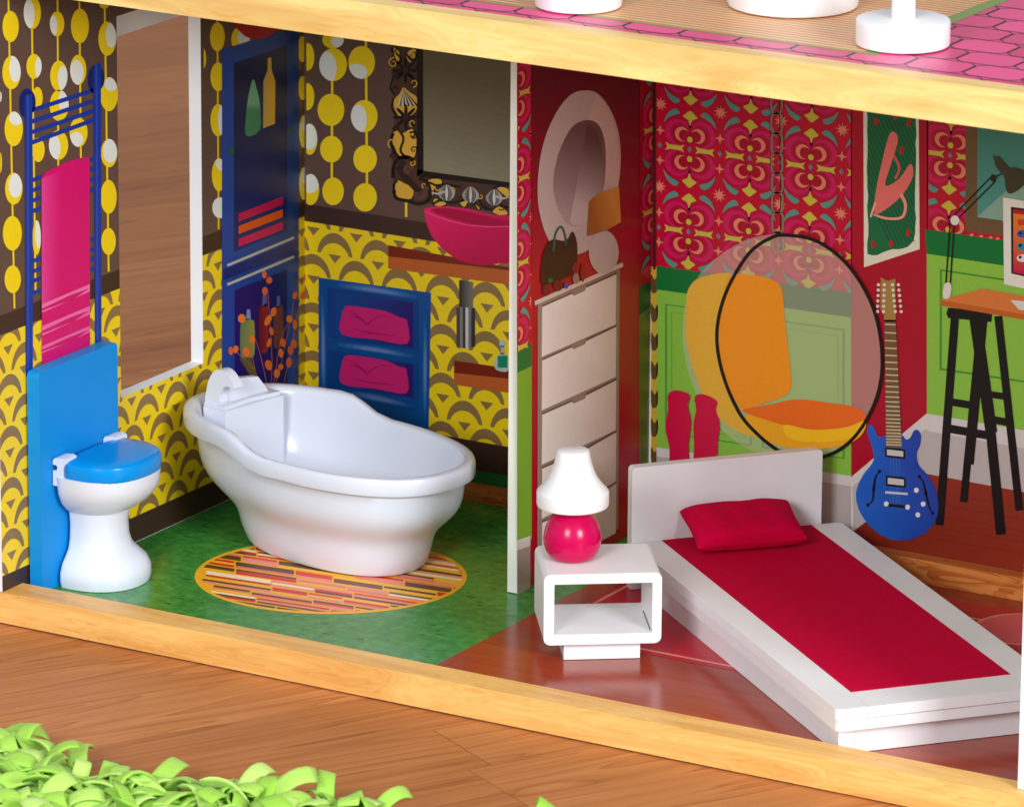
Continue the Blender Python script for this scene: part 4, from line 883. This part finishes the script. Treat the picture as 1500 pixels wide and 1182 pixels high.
# ------------------------------------------------------------------ furniture feet upstairs
zu = zt+.0005
def disc(r, h, n=64): return [(r-.0012, 0), (r-.0002, .0004), (r, .0012), (r, h-.0014), (r-.0004, h-.0004), (r-.0014, h), (.004, h)]
lm = empty('floor_lamp', (.4990, .0440, zu), 'white floor lamp foot with slim pole standing on the pink tiles upstairs', 'lamp')
obj('base', lathe(disc(.0231, .0128)), PAINT, lm, smooth=True); obj('pole', lathe([(.0058, .0129), (.0058, .14), (.0050, .141)], 32), PAINT, lm, smooth=True)
d1 = tag(obj('stool', lathe([(.0205, 0), (.0216, .0005), (.0219, .0015), (.0219, .034), (.0214, .036), (.020, .0366)]), PAINT, None, smooth=True), 'small white round drum at the tile edge of the striped rug upstairs', 'stool'); d1.location = (.3220, .0340, zu)
d2 = tag(obj('round_table', lathe([(.031, 0), (.0326, .0006), (.0330, .0018), (.0330, .040), (.0324, .042), (.030, .0428)]), PAINT, None, smooth=True), 'large white round drum in the middle of the striped rug upstairs', 'table'); d2.location = (.4120, .0930, zu)

# ------------------------------------------------------------------ lime shag rug in the foreground
random.seed(21)
edge_px = [(-420, 1070), (-60, 1118), (60, 1138), (200, 1178), (330, 1194), (420, 1204), (525, 1208), (570, 1270), (700, 1300), (760, 1240), (800, 1246), (860, 1400)]
edge = [on(q, 2, ZG) for q in edge_px]
away = Vector((.52, -.85, 0)).normalized()
rugpoly = [(p_.x, p_.y) for p_ in edge]+[(edge[-1].x+away.x*.22, edge[-1].y+away.y*.22), (edge[0].x+away.x*.30, edge[0].y+away.y*.30)]
rug = empty('shag_rug', (edge[3].x, edge[3].y, ZG), 'lime green shag rug of curled felt strips on the wooden floor', 'rug')
bk = obj('backing', prism(rugpoly, ZG+.0003, ZG+.0030), LIMEB, None); bk.parent = rug; bk.matrix_parent_inverse = Matrix.Translation(-rug.location)
def inside(x, y, p):
    r = False; n = len(p)
    for i in range(n):
        (x1, y1), (x2, y2) = p[i], p[(i+1) % n]
        if (y1 > y) != (y2 > y) and x < (x2-x1)*(y-y1)/(y2-y1)+x1: r = not r
    return r
def strip_mesh(seed):
    rd = random.Random(seed); bm = bmesh.new(); L = rd.uniform(.026, .046); wd = rd.uniform(.0075, .0110); n = 11; t_ = .0017
    p = Vector((0, 0, 0)); ang = R_(rd.uniform(28, 66)); bend = R_(rd.uniform(60, 130)); tw = rd.uniform(-.5, .5); rows = []; wav = rd.uniform(-.4, .4)
    sec = [(-1, .0), (-.9, .75), (-.5, 1), (.5, 1), (.9, .75), (1, 0), (.9, -.75), (.5, -1), (-.5, -1), (-.9, -.75)]
    for i in range(n):
        k = i/(n-1); a_ = ang-bend*k*(.4+.6*k)+wav*math.sin(k*5); d = Vector((math.cos(a_), 0, math.sin(a_)))
        nn = Vector((-d.z, 0, d.x)); sd = Vector((0, 1, 0)); sd = (sd*math.cos(tw*k)+nn*math.sin(tw*k)); nn = d.cross(sd)
        h = wd/2*(1 if k < .95 else .97); tt = t_/2*(1 if k < .95 else .4)
        skew = .0014*rd.uniform(-1, 1) if i == n-1 else 0
        rows.append([bm.verts.new(p+sd*(h*s_)+d*(skew*s_)+nn*(tt*sg)) for s_, sg in sec])
        p = p+d*(L/(n-1))
    q_ = len(sec)
    for A_, B_ in zip(rows, rows[1:]):
        for i in range(q_): bm.faces.new((A_[i], A_[(i+1) % q_], B_[(i+1) % q_], B_[i]))
    bm.faces.new(rows[0][::-1]); bm.faces.new(rows[-1])
    bmesh.ops.recalc_face_normals(bm, faces=bm.faces)
    me = bpy.data.meshes.new('felt_strip'); bm.to_mesh(me); bm.free(); me.materials.append(LIME)
    me.polygons.foreach_set('use_smooth', [True]*len(me.polygons)); return me
SM = [strip_mesh(s_) for s_ in range(20)]
pts = []
bx0, bx1 = min(q[0] for q in rugpoly), max(q[0] for q in rugpoly); by0, by1 = min(q[1] for q in rugpoly), max(q[1] for q in rugpoly)
def scr(p_):
    d = p_-CAM; z = d.dot(fwd); return (750+FPX*d.dot(RT)/z, 591-FPX*d.dot(UP)/z)
while len(pts) < 3200:
    x, y = random.uniform(bx0, bx1), random.uniform(by0, by1)
    if not inside(x, y, rugpoly): continue
    s_ = scr(Vector((x, y, ZG)))
    pts.append((x, y, s_))
vis = [q for q in pts if -60 < q[2][0] < 1000 and q[2][1] < 1290]
vis.sort(key=lambda q: q[2][1]); near, rest = vis[:295], vis[295:]+[q for q in pts if q not in vis]
FV, FF = [], []
SMV = [([v.co.copy() for v in m_.vertices], [tuple(p_.vertices) for p_ in m_.polygons]) for m_ in SM]
def strip_matrix(x, y):
    s_ = random.uniform(.85, 1.15); return Matrix.Translation((x, y, ZG+.0022)) @ Matrix.Rotation(random.uniform(0, 6.28), 4, 'Z') @ Matrix.Rotation(random.uniform(-.6, .6), 4, 'X') @ Matrix.Scale(s_, 4)
for x, y, s_ in near:
    o = bpy.data.objects.new('felt_strip', random.choice(SM)); COL.objects.link(o); o.parent = rug; o.matrix_parent_inverse = Matrix.Translation(-rug.location); o.matrix_basis = strip_matrix(x, y)
for x, y, s_ in rest:
    vv, ff = random.choice(SMV); mt_ = strip_matrix(x, y); n0 = len(FV); FV += [mt_ @ c_ for c_ in vv]; FF += [tuple(n0+i for i in q) for q in ff]
me = bpy.data.meshes.new('pile'); me.from_pydata(FV, [], FF); me.materials.append(LIME); me.polygons.foreach_set('use_smooth', [True]*len(me.polygons))
pile = bpy.data.objects.new('pile', me); COL.objects.link(pile); pile.parent = rug; pile.matrix_parent_inverse = Matrix.Translation(-rug.location); pile['kind'] = 'stuff'
